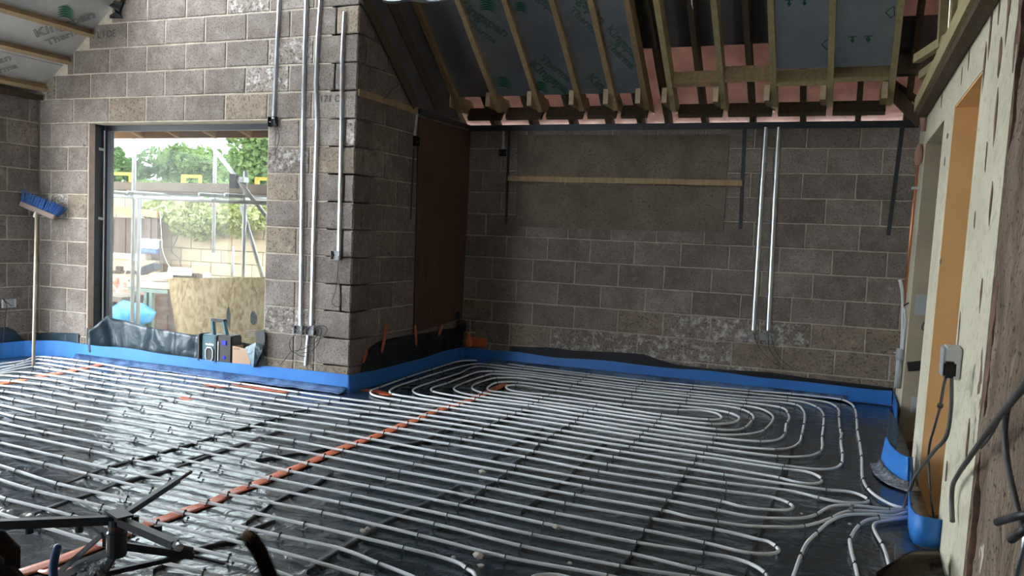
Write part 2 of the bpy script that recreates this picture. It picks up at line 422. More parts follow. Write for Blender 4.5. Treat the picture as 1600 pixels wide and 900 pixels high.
# ================================================================== THE SETTING
# ------------------------------------------------------------------ block walls
def zj(k): return 0.4375 + (9-k)*0.225      # height of bed joint k
_bm = {}
def block_mesh(L, H, var):
    key = (round(L, 3), round(H, 3), var)
    if key in _bm: return _bm[key]
    r = random.Random(hash(key) & 0xffff)
    mb = MB(); nl = max(2, int(L/0.11)); nh = 2
    ring = []
    for i in range(nl): ring.append((-L/2+L*i/nl, -H/2))
    for i in range(nh): ring.append((L/2, -H/2+H*i/nh))
    for i in range(nl): ring.append((L/2-L*i/nl, H/2))
    for i in range(nh): ring.append((-L/2, H/2-H*i/nh))
    n = len(ring); c = 0.008
    outer = [Vector((x+r.uniform(-.003, .003), 0.0075, z+r.uniform(-.003, .003))) for x, z in ring]
    inner = []
    for x, z in ring:
        sx = (1-2*c/L); sz = (1-2*c/H)
        inner.append(Vector((x*sx+r.uniform(-.002, .002), r.uniform(0, .0018), z*sz+r.uniform(-.002, .002))))
    back = [Vector((p.x, 0.035, p.z)) for p in outer]
    mb.v = inner+outer+back
    mb.f.append(tuple(range(n)))
    for i in range(n):
        j = (i+1) % n
        mb.f.append((i, n+i, n+j, j)); mb.f.append((n+i, 2*n+i, 2*n+j, n+j))
    mb.f.append(tuple(2*n+i for i in reversed(range(n))))
    me = mb.mesh('block')
    bm = bmesh.new(); bm.from_mesh(me); bmesh.ops.recalc_face_normals(bm, faces=bm.faces[:]); bm.to_mesh(me); bm.free()
    _bm[key] = me
    return me
_bmm = {}
def add_block(wall, u0, u1, z0, z1, place, rz, material='block'):
    L = u1-u0-0.011; H = z1-z0-0.011
    if L < 0.03 or H < 0.03: return
    var = random.randrange(3)
    base = block_mesh(L, H, var)
    key = (base.name, material)
    if key not in _bmm:
        me = base.copy(); me.materials.append(MATS[material]); _bmm[key] = me
    put('block', _bmm[key], None, wall, loc=place((u0+u1)/2, (z0+z1)/2), rz=rz)
def course(wall, joints, z0, z1, place, rz, matfn=None):
    for a, b in zip(joints[:-1], joints[1:]):
        m = matfn((a+b)/2, (z0+z1)/2) if matfn else 'block'
        add_block(wall, a, b, z0, z1, place, rz, m)
def bond(lo, hi, phase):
    k = math.ceil((lo-phase+0.06)/0.45); xs = [lo]
    x = phase+k*0.45
    while x < hi-0.06:
        xs.append(x); x += 0.45
    xs.append(hi); return xs

# back wall
XB1 = 0.60
mb = MB(); mb.span((XR-0.3, YB+0.008, -0.05), (XB1, YB+0.24, 2.455))
wall_back = struct(mb.build('wall_back', 'mortar'), 'dim grey concrete block wall at the far end behind the boarded patch', 'wall')
def smear(x, z):
    if z < 0.6:
        if -2.7 < x < -0.45: return random.choice(['block_smeared', 'block_smeared', 'block_tan'])
        return 'block_tan'
    return 'block'
def smear_back(x, z):
    if z < 0.43: return 'block_smeared' if -2.75 < x < -0.9 else 'block_tan'
    if z < 0.66:
        if -1.65 < x < -0.25: return 'block_smeared'
        return 'block_tan' if x < -3.3 or -2.1 < x < -1.6 or x > -0.25 else 'block'
    return 'block'
pb = {11: 0.21, 10: 0.425, 9: 0.215, 8: 0.03, 7: 0.20, 6: 0.35, 5: 0.11, 4: 0.27, 3: 0.055, 2: 0.255, 1: 0.07}
for k, ph in pb.items():
    z0 = zj(k); z1 = zj(k-1)
    if k == 11: z0 = 0.0
    course(wall_back, bond(XR, XB1-0.05, ph), z0, z1, lambda u, z: (u, YB, z), 0.0, smear_back)

# window wall (gable): left pier, right pier, head, sill
WX0, WX1, WZ0, WZ1 = -6.66, -4.59, 0.10, zj(1)
GT = 4.6
def gz(x): return 2.5+math.tan(LSL)*(x-XL)
mb = MB(); D = 0.30; y0 = YW+0.008
mb.prism([(XL, y0, -.05), (WX0, y0, -.05), (WX0, y0, WZ1), (XL, y0, WZ1)], (0, D, 0))
mb.prism([(WX1, y0, -.05), (XR-0.008, y0, -.05), (XR-0.008, y0, WZ1), (WX1, y0, WZ1)], (0, D, 0))
mb.prism([(WX0, y0, -.05), (WX1, y0, -.05), (WX1, y0, WZ0), (WX0, y0, WZ0)], (0, D, 0))
xg = XL+(GT-2.5-0.035/math.cos(LSL))/math.tan(LSL)
gn = 0.035/math.cos(LSL)
mb.prism([(XL, y0, WZ1), (XR-0.008, y0, WZ1), (XR-0.008, y0, GT), (xg, y0, GT), (XL, y0, 2.5+gn)], (0, D, 0))
wall_front = struct(mb.build('wall_window', 'mortar'), 'lit grey block gable wall around the large window', 'wall')
wp = lambda u, z: (u, YW, z)
def wm(x, z):
    if z < 0.25: return 'block_tan'
    if random.random() < 0.10: return 'block_smeared'
    return random.choice(['block']*7+['block_tan'])
for k in range(1, -9, -1):
    z0, z1 = zj(k), zj(k-1)
    xs = bond(XL, XR, 0.35 if k % 2 else 0.115)
    lim = XL+max(0, (z0+0.10-2.5))/math.tan(LSL)
    xs = [lim]+[x for x in xs if x > lim+0.08] if lim > XL else xs
    course(wall_front, xs, z0, min(z1, GT), wp, 0.0, wm)
for k in range(2, 12):
    z0, z1 = zj(k), zj(k-1)
    if k == 11: z0 = 0.0
    a = k % 2 == 0
    course(wall_front, [XL, -6.92 if k % 2 else -7.14, WX0], z0, z1, wp, 0.0, wm)
    jr = [WX1, -4.27, -3.82, XR] if a else [WX1, -4.16, XR]
    if k >= 9: jr = [WX1, -4.27, -4.06, XR]
    course(wall_front, jr, z0, z1, wp, 0.0, wm)

# return wall (faces the old wall)
mb = MB()
ytop = lambda y: 2.55+(7.6-y)*math.tan(SLOPE)+0.05
mb.prism([(XR-0.008, YW+0.008, -.05), (XR-0.008, YB, -.05), (XR-0.008, YB, 2.46), (XR-0.008, YW+0.008, ytop(YW)-0.25)], (-0.25, 0, 0))
wall_return = struct(mb.build('wall_return', 'mortar'), 'shaded block return wall running back from the window pier', 'wall')
rp = lambda u, z: (XR, u, z)
for k in range(11, -5, -1):
    z0, z1 = zj(k), zj(k-1)
    if k == 11: z0 = 0.0
    ys = [YW, 5.89, 6.23, 6.67, 7.12, 7.57, YB] if k % 2 else [YW, 6.01, 6.46, 6.91, 7.36, 7.81, YB]
    ymax = YB if z1 < 2.5 else 7.6-(z1-2.58)/math.tan(SLOPE)
    ys = [y for y in ys if y < ymax-0.1]+[min(ymax, YB)]
    if len(ys) > 1: course(wall_return, ys, z0, z1, rp, math.pi/2, None)

# left wall with a wide opening towards the camera
mb = MB()
mb.span((XL-0.3, 5.05, -0.05), (XL-0.008, YW+0.3, 2.47))
mb.span((XL-0.3, 3.2, 2.2), (XL-0.008, 5.05, 2.47)); mb.span((XL-0.3, -1.8, -0.05), (XL-0.008, 3.2, 2.47))
wall_left = struct(mb.build('wall_left', 'mortar'), 'short stretch of grey block wall at the left edge behind the broom', 'wall')
lp = lambda u, z: (XL, u, z)
for k in range(11, 0, -1):
    z0, z1 = zj(k), zj(k-1)
    if k == 11: z0 = 0.0
    course(wall_left, bond(5.06, YW, 0.27 if k % 2 else 0.045), z0, z1, lp, math.pi/2, None)
# house wall behind the camera: a wall with a wide bi-fold opening
mb = MB()
mb.span((XL-0.3, -1.8, -0.05), (-6.6, -1.5, 2.47)); mb.prism([(XL-.3, -1.8, 2.2), (1.0, -1.8, 2.2), (1.0, -1.8, 5.55), (XL+3.7, -1.8, 5.55), (XL-.3, -1.8, 2.4)], (0, .3, 0)); mb.span((-5.4, -1.8, -0.05), (1.0, -1.5, 2.2))
struct(mb.build('wall_rear', 'block'), 'block wall with a wide doorway behind the viewer', 'wall')

# ------------------------------------------------------------------ old house wall on the right
def XOz(z): return 0.487+0.02*z
def oldprism(mb, ya, yb, z0, z1, dx0=0.0, dx1=0.5):
    a = [(XOz(z0)+dx0, ya, z0), (XOz(z0)+dx0, yb, z0), (XOz(z1)+dx0, yb, z1), (XOz(z1)+dx0, ya, z1)]
    b = [(XOz(z0)+dx1, ya, z0), (XOz(z0)+dx1, yb, z0), (XOz(z1)+dx1, yb, z1), (XOz(z1)+dx1, ya, z1)]
    s = len(mb.v); mb.v += [Vector(p) for p in a+b]
    for f in ((0,1,2,3),(7,6,5,4),(1,0,4,5),(2,1,5,6),(3,2,6,7),(0,3,7,4)): mb.f.append(tuple(s+i for i in f))
DH = 2.19; WTOP = 2.52
YO = [7.19, 5.91, 5.37, 4.33, 3.60]
mb = MB()
oldprism(mb, YO[0], YB+0.2, -0.5, WTOP)
oldprism(mb, YO[2], YO[1], -0.5, DH)
oldprism(mb, YO[4]-0.12, YO[3], -0.5, WTOP)
oldprism(mb, YO[3], YO[0], DH, WTOP)
oldprism(mb, -1.5, YO[4]-0.12, -0.5, 3.3, 0.03)
oldprism(mb, YO[4]-0.12, YO[3], WTOP, 3.1, 0.02)
oldprism(mb, YO[3], YO[2], -0.55, -0.46); oldprism(mb, YO[1], YO[0], -0.55, -0.46)
wall_right = struct(mb.build('wall_right', 'cream_plaster'), 'old cream plastered house wall with two deep doorways on the right', 'wall')
def lining(name, material, pts, vec, label=None):
    m = MB(); m.prism(pts, vec); o = m.build(name, material, wall_right)
    if label: o['label'] = label
    return o
# painted linings of the far jambs and the heads
j2 = YO[2]
lining('jamb_lining', 'orange_paint', [(XOz(-.46), j2, -.46), (XOz(DH), j2, DH), (XOz(DH)+.45, j2, DH), (XOz(-.46)+.45, j2, -.46)], (0, -0.008, 0), 'bright orange painted door jamb')
lining('head_lining', 'orange_paint', [(XOz(DH)+0.004, YO[3], DH), (XOz(DH)+0.004, j2, DH), (XOz(DH)+.5, j2, DH), (XOz(DH)+.5, YO[3], DH)], (0, 0, -0.008), 'orange underside of the door head')
j1 = YO[0]
lining('jamb_lining', 'buff_plaster', [(XOz(-.46), j1, -.46), (XOz(DH), j1, DH), (XOz(DH)+.45, j1, DH), (XOz(-.46)+.45, j1, -.46)], (0, -0.01, 0), 'dull buff door jamb')
lining('jamb_patch', 'grey_plastic', [(XOz(.9)+.03, j1-.012, .86), (XOz(.9)+.03, j1-.012, 1.02), (XOz(.9)+.4, j1-.012, 1.02), (XOz(.9)+.4, j1-.012, .86)], (0, -0.004, 0), 'pale grey painted band on the buff jamb')
lining('jamb_bare_patch', 'bare_render', [(XOz(-.3)+.003, j2-.009, -.45), (XOz(-.2)+.004, j2-.009, -.16), (XOz(.1)+.08, j2-.009, -.19), (XOz(.1)+.2, j2-.009, -.15), (XOz(.1)+.43, j2-.009, -.2), (XOz(.1)+.43, j2-.009, -.45)], (0, -0.003, 0), 'bare brown base of the orange jamb')
for i in range(2):
    pts = [[(.02, .08), (.05, .20), (.12, .23), (.16, .17), (.2, .24), (.3, .2), (.3, .02), (.05, .02)], [(.10, .26), (.13, .34), (.18, .35), (.2, .28), (.16, .25)]][i]
    lining('flaked_patch', 'broken_render', [(XOz(-.2)+x, j1-.011, z-.36) for x, z in pts], (0, -0.003, 0), 'brown flaked plaster patch')
# closing boards at the back of the doorways
m = MB(); m.span((XO+.455, YO[3], -.46), (XO+.50, YO[2], DH)); m.build('door_blocking_board', 'buff_plaster', wall_right)
m = MB(); m.span((XO+.455, YO[1], -.46), (XO+.50, YO[0], DH)); m.build('door_blocking_board', 'buff_plaster', wall_right)
# rough stripped stone face nearest the viewer, uneven, with a ragged plaster edge
def stone_face(ya, yb, z0, z1, ny, nz, amp, seed, base):
    g = []
    for i in range(ny+1):
        row = []
        for j in range(nz+1):
            y = ya+(yb-ya)*i/ny; z = z0+(z1-z0)*j/nz
            n = mnoise.noise(Vector((y*4, z*1.6, seed)))+0.6*mnoise.noise(Vector((y*11, z*5, seed+3)))+0.3*mnoise.noise(Vector((y*30, z*16, seed)))
            yy = y
            if i == ny: yy = y+0.05*mnoise.noise(Vector((0, z*7, seed+9)))+0.03*mnoise.noise(Vector((2, z*21, seed)))
            row.append((XOz(z)+base-amp*n, yy, z))
        g.append(row)
    return MB().sheet(g, 0.05, (1, 0, 0))
o = stone_face(1.0, 3.50, 0, 3.2, 110, 120, 0.026, 2.0, 0.012).build('bare_stone_face', 'old_stone', wall_right, smooth=True); o['label'] = 'rough brown stone where the plaster is hacked off'
o = stone_face(3.42, 3.56, 0, 3.2, 8, 120, 0.014, 5.0, 0.004).build('broken_plaster_edge', 'broken_render', wall_right); o['label'] = 'ragged dark broken edge of the plaster'
# chipped flakes on the cream plaster
for (y, z, w, h) in [(3.75, 2.3, .03, .16), (3.85, 2.15, .04, .1), (3.8, 1.9, .03, .12), (4.0, 2.38, .02, .1), (4.2, 2.32, .03, .14), (4.28, 2.2, .03, .12), (3.7, 1.55, .03, .08), (3.72, 1.2, .02, .08), (4.1, 1.5, .015, .05), (4.25, 1.0, .02, .09), (3.68, .6, .03, .1), (4.2, .35, .03, .06), (3.95, 1.75, .015, .08), (5.6, 2.05, .05, .02), (5.62, 1.9, .02, .03), (5.3, 1.3, .05, .02), (3.74, 2.36, .05, .12), (4.9, 2.36, .02, .08), (5.15, 2.32, .015, .05), (6.2, 2.36, .03, .06)]:
    pts = [(XOz(z)-.001, y+w*math.cos(a)*random.uniform(.6, 1.1), z+h*math.sin(a)*random.uniform(.6, 1.1)) for a in [k*math.pi/4 for k in range(8)]]
    m = MB(); m.prism(pts, (-0.002, 0, 0)); m.build('paint_chip', 'broken_render', wall_right)

# ------------------------------------------------------------------ ceiling over the far bay: rafters rising towards the viewer
cs, sn = math.cos(SLOPE), math.sin(SLOPE)
def RP(x, s, n): return Vector((x, 7.6-s*cs+n*sn, 2.55+s*sn+n*cs))
def rbox(mb, x0, x1, s0, s1, n0, n1):
    b = len(mb.v)
    for (x, s, n) in ((x0,s0,n0),(x1,s0,n0),(x1,s1,n0),(x0,s1,n0),(x0,s0,n1),(x1,s0,n1),(x1,s1,n1),(x0,s1,n1)): mb.v.append(RP(x, s, n))
    for f in ((0,3,2,1),(4,5,6,7),(0,1,5,4),(1,2,6,5),(2,3,7,6),(3,0,4,7)): mb.f.append(tuple(b+i for i in f))
    return mb
STOP = 5.2
m = MB(); rbox(m, -6.6, 0.28, 0.50, STOP, 0.335, 0.36)
ceiling = struct(m.build('ceiling', 'roof_tile'), 'sloping rafter ceiling with foil insulation boards over the far bay', 'ceiling')
def rp_build(name, material, x0, x1, s0, s1, n0, n1, parent=ceiling):
    m = MB(); rbox(m, x0, x1, s0, s1, n0, n1); return m.build(name, material, parent)
RX = [-4.12, -3.67, -3.25, -2.82, -2.40, -2.07, -1.77, -1.53, -1.08, -0.65, -0.20, 0.27]
for i, x in enumerate(RX):
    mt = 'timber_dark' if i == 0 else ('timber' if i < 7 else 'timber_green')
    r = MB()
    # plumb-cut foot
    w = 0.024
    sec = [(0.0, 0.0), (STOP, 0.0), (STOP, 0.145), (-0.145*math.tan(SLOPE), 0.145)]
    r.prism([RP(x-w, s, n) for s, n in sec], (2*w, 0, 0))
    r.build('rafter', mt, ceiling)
    if i > 0:      # horizontal stub tied beside each rafter foot, running out over the wall
        st = MB(); st.span((x-w-0.050, 7.42, 2.585), (x-w-0.003, 8.06, 2.72)); st.build('rafter_tie', 'timber', ceiling)
        e = MB(); e.span((x-w-0.049, 7.417, 2.586), (x-w-0.004, 7.42, 2.719)); e.build('rafter_tie_end', 'end_grain', ceiling)
for i in range(len(RX)-1):
    xm = (RX[i]+RX[i+1])/2
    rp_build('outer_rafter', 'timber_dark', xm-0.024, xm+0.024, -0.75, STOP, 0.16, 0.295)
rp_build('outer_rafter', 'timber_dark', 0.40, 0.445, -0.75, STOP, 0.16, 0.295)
# noggins
for i in range(1, len(RX)-1):
    x0, x1 = RX[i]+0.026, RX[i+1]-0.026
    if x1-x0 < 0.2: continue
    rp_build('eaves_noggin', 'timber_dark', x0, x1, -0.135, -0.09, 0.035, 0.17)  # shade at the eaves is put into the dark timber colour
    if i >= 7:
        so = [0.26, 0.30, 0.24, 0.27][i-7] if i-7 < 4 else .26
        rp_build('noggin', 'timber' if i < 9 else 'timber_green', x0, x1, so, so+0.045, 0.005, 0.16)
# dark valley timbers; black sheet stands in for the shaded void
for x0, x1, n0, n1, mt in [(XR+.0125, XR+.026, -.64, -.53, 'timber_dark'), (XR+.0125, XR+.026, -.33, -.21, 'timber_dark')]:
    rp_build('valley_timber' if mt == 'timber_dark' else 'valley_void_sheet', mt, x0, x1, 0.10+max(0, -n0-.05)*.95, 3.2, n0, n1)
m = MB(); m.prism([RP(XR+.004, s_, n_) for s_, n_ in [(.70, -.64), (3.2, -.64), (3.2, .10), (-.10, 0.0)]], (.006, 0, 0)); m.build('valley_void_sheet', 'black_underlay', ceiling)
# membrane outside the rafters
g = []
for i in range(0, 40):
    s = -0.80+i*(STOP+0.8)/39 if i > 14 else -0.80+i*1.0/14
    g.append(s)
g = sorted(set(round(x, 3) for x in [-0.8+0.07*i for i in range(20)]+[0.6+0.25*i for i in range(19)]))
grid = [[RP(x, s, 0.315+0.008*mnoise.noise(Vector((x*6, s*9, 1)))) for x in np.linspace(-6.6, 0.62, 90)] for s in g]
MB().sheet(grid, 0.003, (0, sn, cs)).build('breather_membrane', 'membrane', ceiling, smooth=True)
m = MB(); rbox(m, -6.6, 0.27, 0.46, STOP, 0.30, 0.306); m.build('underlay', 'black_underlay', ceiling)
rp_build('underlay', 'black_underlay', 0.29, 0.62, 0.05, 0.66, 0.298, 0.303)
# foil-faced insulation boards between the rafters
boards = []
for i in range(0, len(RX)-1):
    x0, x1 = RX[i]+0.026, RX[i+1]-0.026
    if i in (6, 7, 8): continue
    s0 = 0.40 if i > 8 else 0.17
    n0 = 0.05 if i < 6 else 0.035
    gs = np.linspace(s0, STOP, 60); gx = np.linspace(x0, x1, 8)
    grid = [[RP(x, s, n0+0.0025*mnoise.noise(Vector((x*14, s*14, i*3.1)))) for x in gx] for s in gs]
    boards.append((i, n0, MB().sheet(grid, 0.09, (0, sn, cs)).build('insulation_board', 'foil', ceiling)))
NRM_B = Vector((0, -sn, -cs))            # faces down into the room
def bpt(px, py, n0): return onP(px, py, RP(0, 0, n0), NRM_B)
def btext(i, txt, a, b, ink='green_ink', h=None, outline=0.018):
    bd = [t for t in boards if t[0] == i][0]
    return text_mesh('printed_lettering', txt, bpt(*a, bd[1]-0.003), bpt(*b, bd[1]-0.003), NRM_B, ink, bd[2], outline=outline)
btext(2, 'Kingspan', (713, 8), (789, 58)); btext(2, 'Therma', (728, 36), (772, 68))
btext(3, 'Kingspan', (818, -22), (872, 30)); btext(3, 'Therma', (842, 92), (888, 128)); btext(3, 'Kingspan', (826, 102), (890, 152))
btext(4, 'Therma', (888, 16), (931, 56)); btext(4, 'Kingspan', (880, -20), (938, 38)); btext(4, 'Kingspan', (916, 122), (975, 172))
btext(5, 'Kingspan', (946, 46), (994, 96)); btext(5, 'Therma', (946, 70), (986, 108))
def blades(parent, n0, cx, cy, s, ink='green_ink', plane=None, flip=1):
    """the printed striped emblem: five curved blades"""
    mb = MB()
    for k in range(5):
        up = []; lo = []
        for t in np.linspace(0, 1, 8):
            x = cx+s*(-0.9+1.8*t)*flip; yb = cy+s*(-0.45+0.24*k)+s*0.5*(t-0.5)*(1 if flip > 0 else 1)-s*0.35*math.sin(math.pi*t)
            w = s*0.075*math.sin(math.pi*min(1, t*0.95+0.05))+0.15
            up.append((x, yb-w)); lo.append((x, yb+w))
        P = [plane(*p) for p in up+lo[::-1]]
        b = len(mb.v); mb.v += P; n = len(P)
        for q in range(7): mb.f.append((b+q, b+q+1, b+n-2-q, b+n-1-q))
    o = mb.build('printed_emblem', ink, parent); return o
bd = dict((t[0], t) for t in boards)
for i, cx, cy, s in [(2, 763, 12, 15), (3, 814, 14, 12), (2, 788, 132, 13), (3, 846, 138, 12)]:
    blades(bd[i][2], 0, cx, cy, s, plane=lambda x, y, i=i: bpt(x, y, bd[i][1]-0.005))
# handling arrows on the two boards nearest the old wall
def tee(i, px, py, s=1.0):
    pl = lambda x, y: bpt(x, y, bd[i][1]-0.005)
    mb = MB()
    for poly in ([(-7, -4), (7, -5), (7, -3.6), (-7, -2.6)], [(-1.6, -3), (1.6, -3), (1.6, 2), (-1.6, 2)], [(-4, 1), (4, 1), (0, 7)]):
        b = len(mb.v); mb.v += [pl(px+x*s, py+y*s) for x, y in poly]; mb.f.append(tuple(range(b, b+len(poly))))
    mb.build('printed_arrow', 'green_ink', bd[i][2])
tee(10, 1332, 61); tee(10, 1357, 60); tee(9, 1233, 4); tee(9, 1257, 3)
for i, cx, cy in [(9, 1292, 70), (10, 1392, 20)]:
    pl = lambda x, y: bpt(x, y, bd[i][1]-0.005)
    mb = MB(); mb.tube([pl(cx+x, cy+y) for x, y in [(-8, 0), (-2, -6), (5, -10), (6, 4), (0, 8), (-8, 0)]], 0.004, 4); mb.build('printed_outline', 'green_ink', bd[i][2])

# wall plate, DPC and straps at the head of the far wall
m = MB(); m.span((XR-0.2, YB-0.015, 2.415), (0.52, YB+0.11, 2.475)); tag(m.build('wall_plate', 'strap_dark'), 'black damp-proofed wall plate along the head of the far wall', 'wall plate')
m = MB(); m.span((XR-0.11, YW+0.02, 2.42), (XR+0.012, 6.78, 2.475)); tag(m.build('wall_plate', 'timber'), 'short brown timber plate on the shaded return wall', 'wall plate')
m = MB(); m.span((XR-0.08, 6.80, 2.43), (XR+0.02, YB, 2.475)); tag(m.build('wall_plate', 'strap_dark'), 'black plate on the return wall above the red plywood', 'wall plate')

# timbers where the roof meets the old wall
t1 = thing('roof_trimmer', 'pale green timber plate with stub ends on top of the old cream wall', 'timber', (0.52, 4.2, 2.5))
m = MB(); m.span((0.44, 4.15, WTOP-0.06), (0.535, 7.35, WTOP+0.04)); m.build('plate', 'timber_green', t1)
m = MB(); m.span((0.46, 3.9, WTOP-0.11), (0.53, 7.3, WTOP-0.062)); m.build('underside_shade', 'timber_dark', t1)  # dark strip stands in for the plate's shaded underside
for (a, b, Y1) in [((1432, 92), (1490, 55), 6.6), ((1440, 118), (1470, 96), 6.9)]:
    p = onY(*a, Y1); q = onY(*b, Y1-0.7)
    m = MB(); m.beam(p, q, 0.045, 0.06); m.build('stub', 'timber_green', t1)
for (a, b, Y1) in [((1470, 92), (1478, -40), 6.2), ((1488, 75), (1497, -40), 5.9), ((1500, 60), (1512, -40), 5.5)]:
    p = onY(*a, Y1); q = onY(*b, Y1-0.35)
    m = MB(); m.beam(p, q, 0.05, 0.1, Vector((0, 1, 0))); m.build('upright', 'timber_green', t1)
m = MB(); m.beam(onY(1385, 135, 7.7), onY(1440, 192, 7.75), 0.05, 0.09); m.beam(onY(1382, 120, 7.8), onY(1445, 165, 7.8), 0.05, 0.05)
tag(m.build('roof_brace', 'timber_dark'), 'dark diagonal brace in the shadow at the right end of the roof', 'timber')
m = MB(); m.span((0.28, 7.5, 2.80), (0.60, 7.55, 2.95)); m.span((0.30, 7.6, 2.98), (0.62, 7.64, 3.14))
tag(m.build('gable_packing', 'timber_dark'), 'brown packing boards beside the last rafter by the old wall', 'timber')

# ------------------------------------------------------------------ left ceiling slope
cl, sl = math.cos(LSL), math.sin(LSL)
def LP(y, s, n): return Vector((XL+s*cl-n*sl, y, 2.5+s*sl+n*cl))
NRM_L = Vector((sl, 0, -cl))
def lbox(y0, y1, s0, s1, n0, n1):
    mb = MB()
    for (y, s, n) in ((y0,s0,n0),(y1,s0,n0),(y1,s1,n0),(y0,s1,n0),(y0,s0,n1),(y1,s0,n1),(y1,s1,n1),(y0,s1,n1)): mb.v.append(LP(y, s, n))
    for f in ((0,3,2,1),(4,5,6,7),(0,1,5,4),(1,2,6,5),(2,3,7,6),(3,0,4,7)): mb.f.append(f)
    return mb
RL = (4.0, 5.55, 1.56, 3.3)     # unseen rooflight added to light the gable wall: y0, y1, s0, s1
mb = MB()
for (ya, yb, sa, sb) in [(-1.8, YW+0.3, -0.3, RL[2]), (-1.8, YW+0.3, RL[3], 5.0), (-1.8, RL[0], RL[2], RL[3]), (RL[1], YW+0.3, RL[2], RL[3])]:
    q_ = lbox(ya, yb, sa, sb, 0.112, 0.17); k_ = len(mb.v); mb.v += q_.v; mb.f += [tuple(i+k_ for i in f) for f in q_.f]
ceiling_left = struct(mb.build('ceiling_left', 'roof_tile'), 'foil-boarded ceiling slope with battens over the left wall', 'ceiling')
lb = []
for (s0, s1, ya, yb) in [(-0.02, 0.40, -1.6, YW+.3), (0.405, 1.30, -1.6, YW+.3), (1.305, RL[2], -1.6, YW+.3), (RL[2]+.002, RL[3]-.002, -1.6, RL[0]), (RL[2]+.002, RL[3]-.002, RL[1], YW+.3), (RL[3], 4.6, -1.6, YW+.3)]:
    gs = np.linspace(s0, s1, 14); gy = np.linspace(ya, yb, max(6, int((yb-ya)/.09)))
    grid = [[LP(y, s, 0.03+0.004*mnoise.noise(Vector((y*8, s*8, 4)))) for y in gy] for s in gs]
    lb.append(MB().sheet(grid, 0.08, (-sl, 0, cl)).build('insulation_board', 'foil_matt', ceiling_left))
for s in (0.11, 0.50, 0.875, 1.35, 3.35, 3.85, 4.35):
    lbox(-1.6, YW-0.004, s-0.022, s+0.022, -0.03, 0.028).build('batten', 'timber', ceiling_left)
rlf = thing('added_rooflight', 'timber framed rooflight opening added out of view in the left slope to light the room', 'rooflight', LP(RL[0], RL[2], 0)); rlf['kind'] = 'structure'
for (ya, yb, sa, sb) in [(RL[0], RL[1], RL[2]-.04, RL[2]), (RL[0], RL[1], RL[3], RL[3]+.04), (RL[0]-.04, RL[0], RL[2], RL[3]), (RL[1], RL[1]+.04, RL[2], RL[3]), (4.75, 4.81, RL[2], RL[3])]:
    lbox(ya, yb, sa, sb, -.01, .2).build('frame_bar', 'timber', rlf)
def lpt(px, py): return onP(px, py, LP(0, 0, 0.022), NRM_L)
text_mesh('printed_lettering', 'Kingspan', lpt(57, 58), lpt(149, 27), NRM_L, 'faint_ink', lb[1], outline=0.022)
text_mesh('printed_lettering', 'Therma', lpt(74, 71), lpt(134, 48), NRM_L, 'faint_ink', lb[1], outline=0.022)
text_mesh('printed_lettering', 'Kingspan', lpt(-62, 118), lpt(18, 93), NRM_L, 'faint_ink', lb[0], outline=0.022)
text_mesh('printed_lettering', 'Therma', lpt(-30, 123), lpt(28, 105), NRM_L, 'faint_ink', lb[0], outline=0.022)
blades(lb[1], 0, 104, 23, 15, plane=lambda x, y: lpt(x, y))
m = MB(); m.span((XL-0.02, 3.0, 2.455), (XL+0.06, YW-0.01, 2.50)); tag(m.build('eaves_batten', 'timber_dark'), 'dark timber batten at the head of the left wall', 'timber')
# pencil marks on blocks
text_mesh('pencil_mark', 'L I OE', onY(153, 60, YW-0.001), onY(181, 57, YW-0.001), (0, -1, 0), 'pencil', wall_front, bold=0.005)
text_mesh('pencil_mark', '171 C', onY(502, 160, YW-0.001), onY(531, 159, YW-0.001), (0, -1, 0), 'pencil', wall_front, bold=0.005)
# torn black fabric and mortar scraps by the top left gable corner
m = MB(); m.sheet([[onY(176+6*math.sin(j*1.7), -6+j*5, YW-0.02-0.015*(j % 2)), onY(190+3*math.sin(j), -6+j*5, YW-0.03+0.01*(j % 2))] for j in range(8)], 0.006, (0, -1, 0))
tag(m.build('torn_membrane', 'polythene_matt'), 'torn scrap of black membrane hanging high on the gable corner', 'membrane')
m = MB(); m.sheet([[onY(598+k*9, -8, 5.75), onY(598+k*9, 0+2*math.sin(k*0.9), 5.75), onY(599+k*9, 4+2*math.sin(k), 5.85)] for k in range(12)], 0.004, (0, -1, 0))
tag(m.build('foil_sheet', 'foil'), 'edge of a pale foil sheet hanging above the dark valley', 'foil sheet')

# ridge closing the vault over the viewer, and the upper house wall
m = MB(); m.span((-4.1, -1.8, 5.42), (1.2, 3.75, 5.50)); struct(m.build('ceiling_ridge', 'black_underlay'), 'flat boarded top of the vault above the viewer', 'ceiling')
m = MB(); m.span((0.66, -1.8, 2.45), (1.2, YB+.2, 5.5)); struct(m.build('wall_right_upper', 'roof_tile'), 'upper part of the old house wall above the rafters', 'wall')
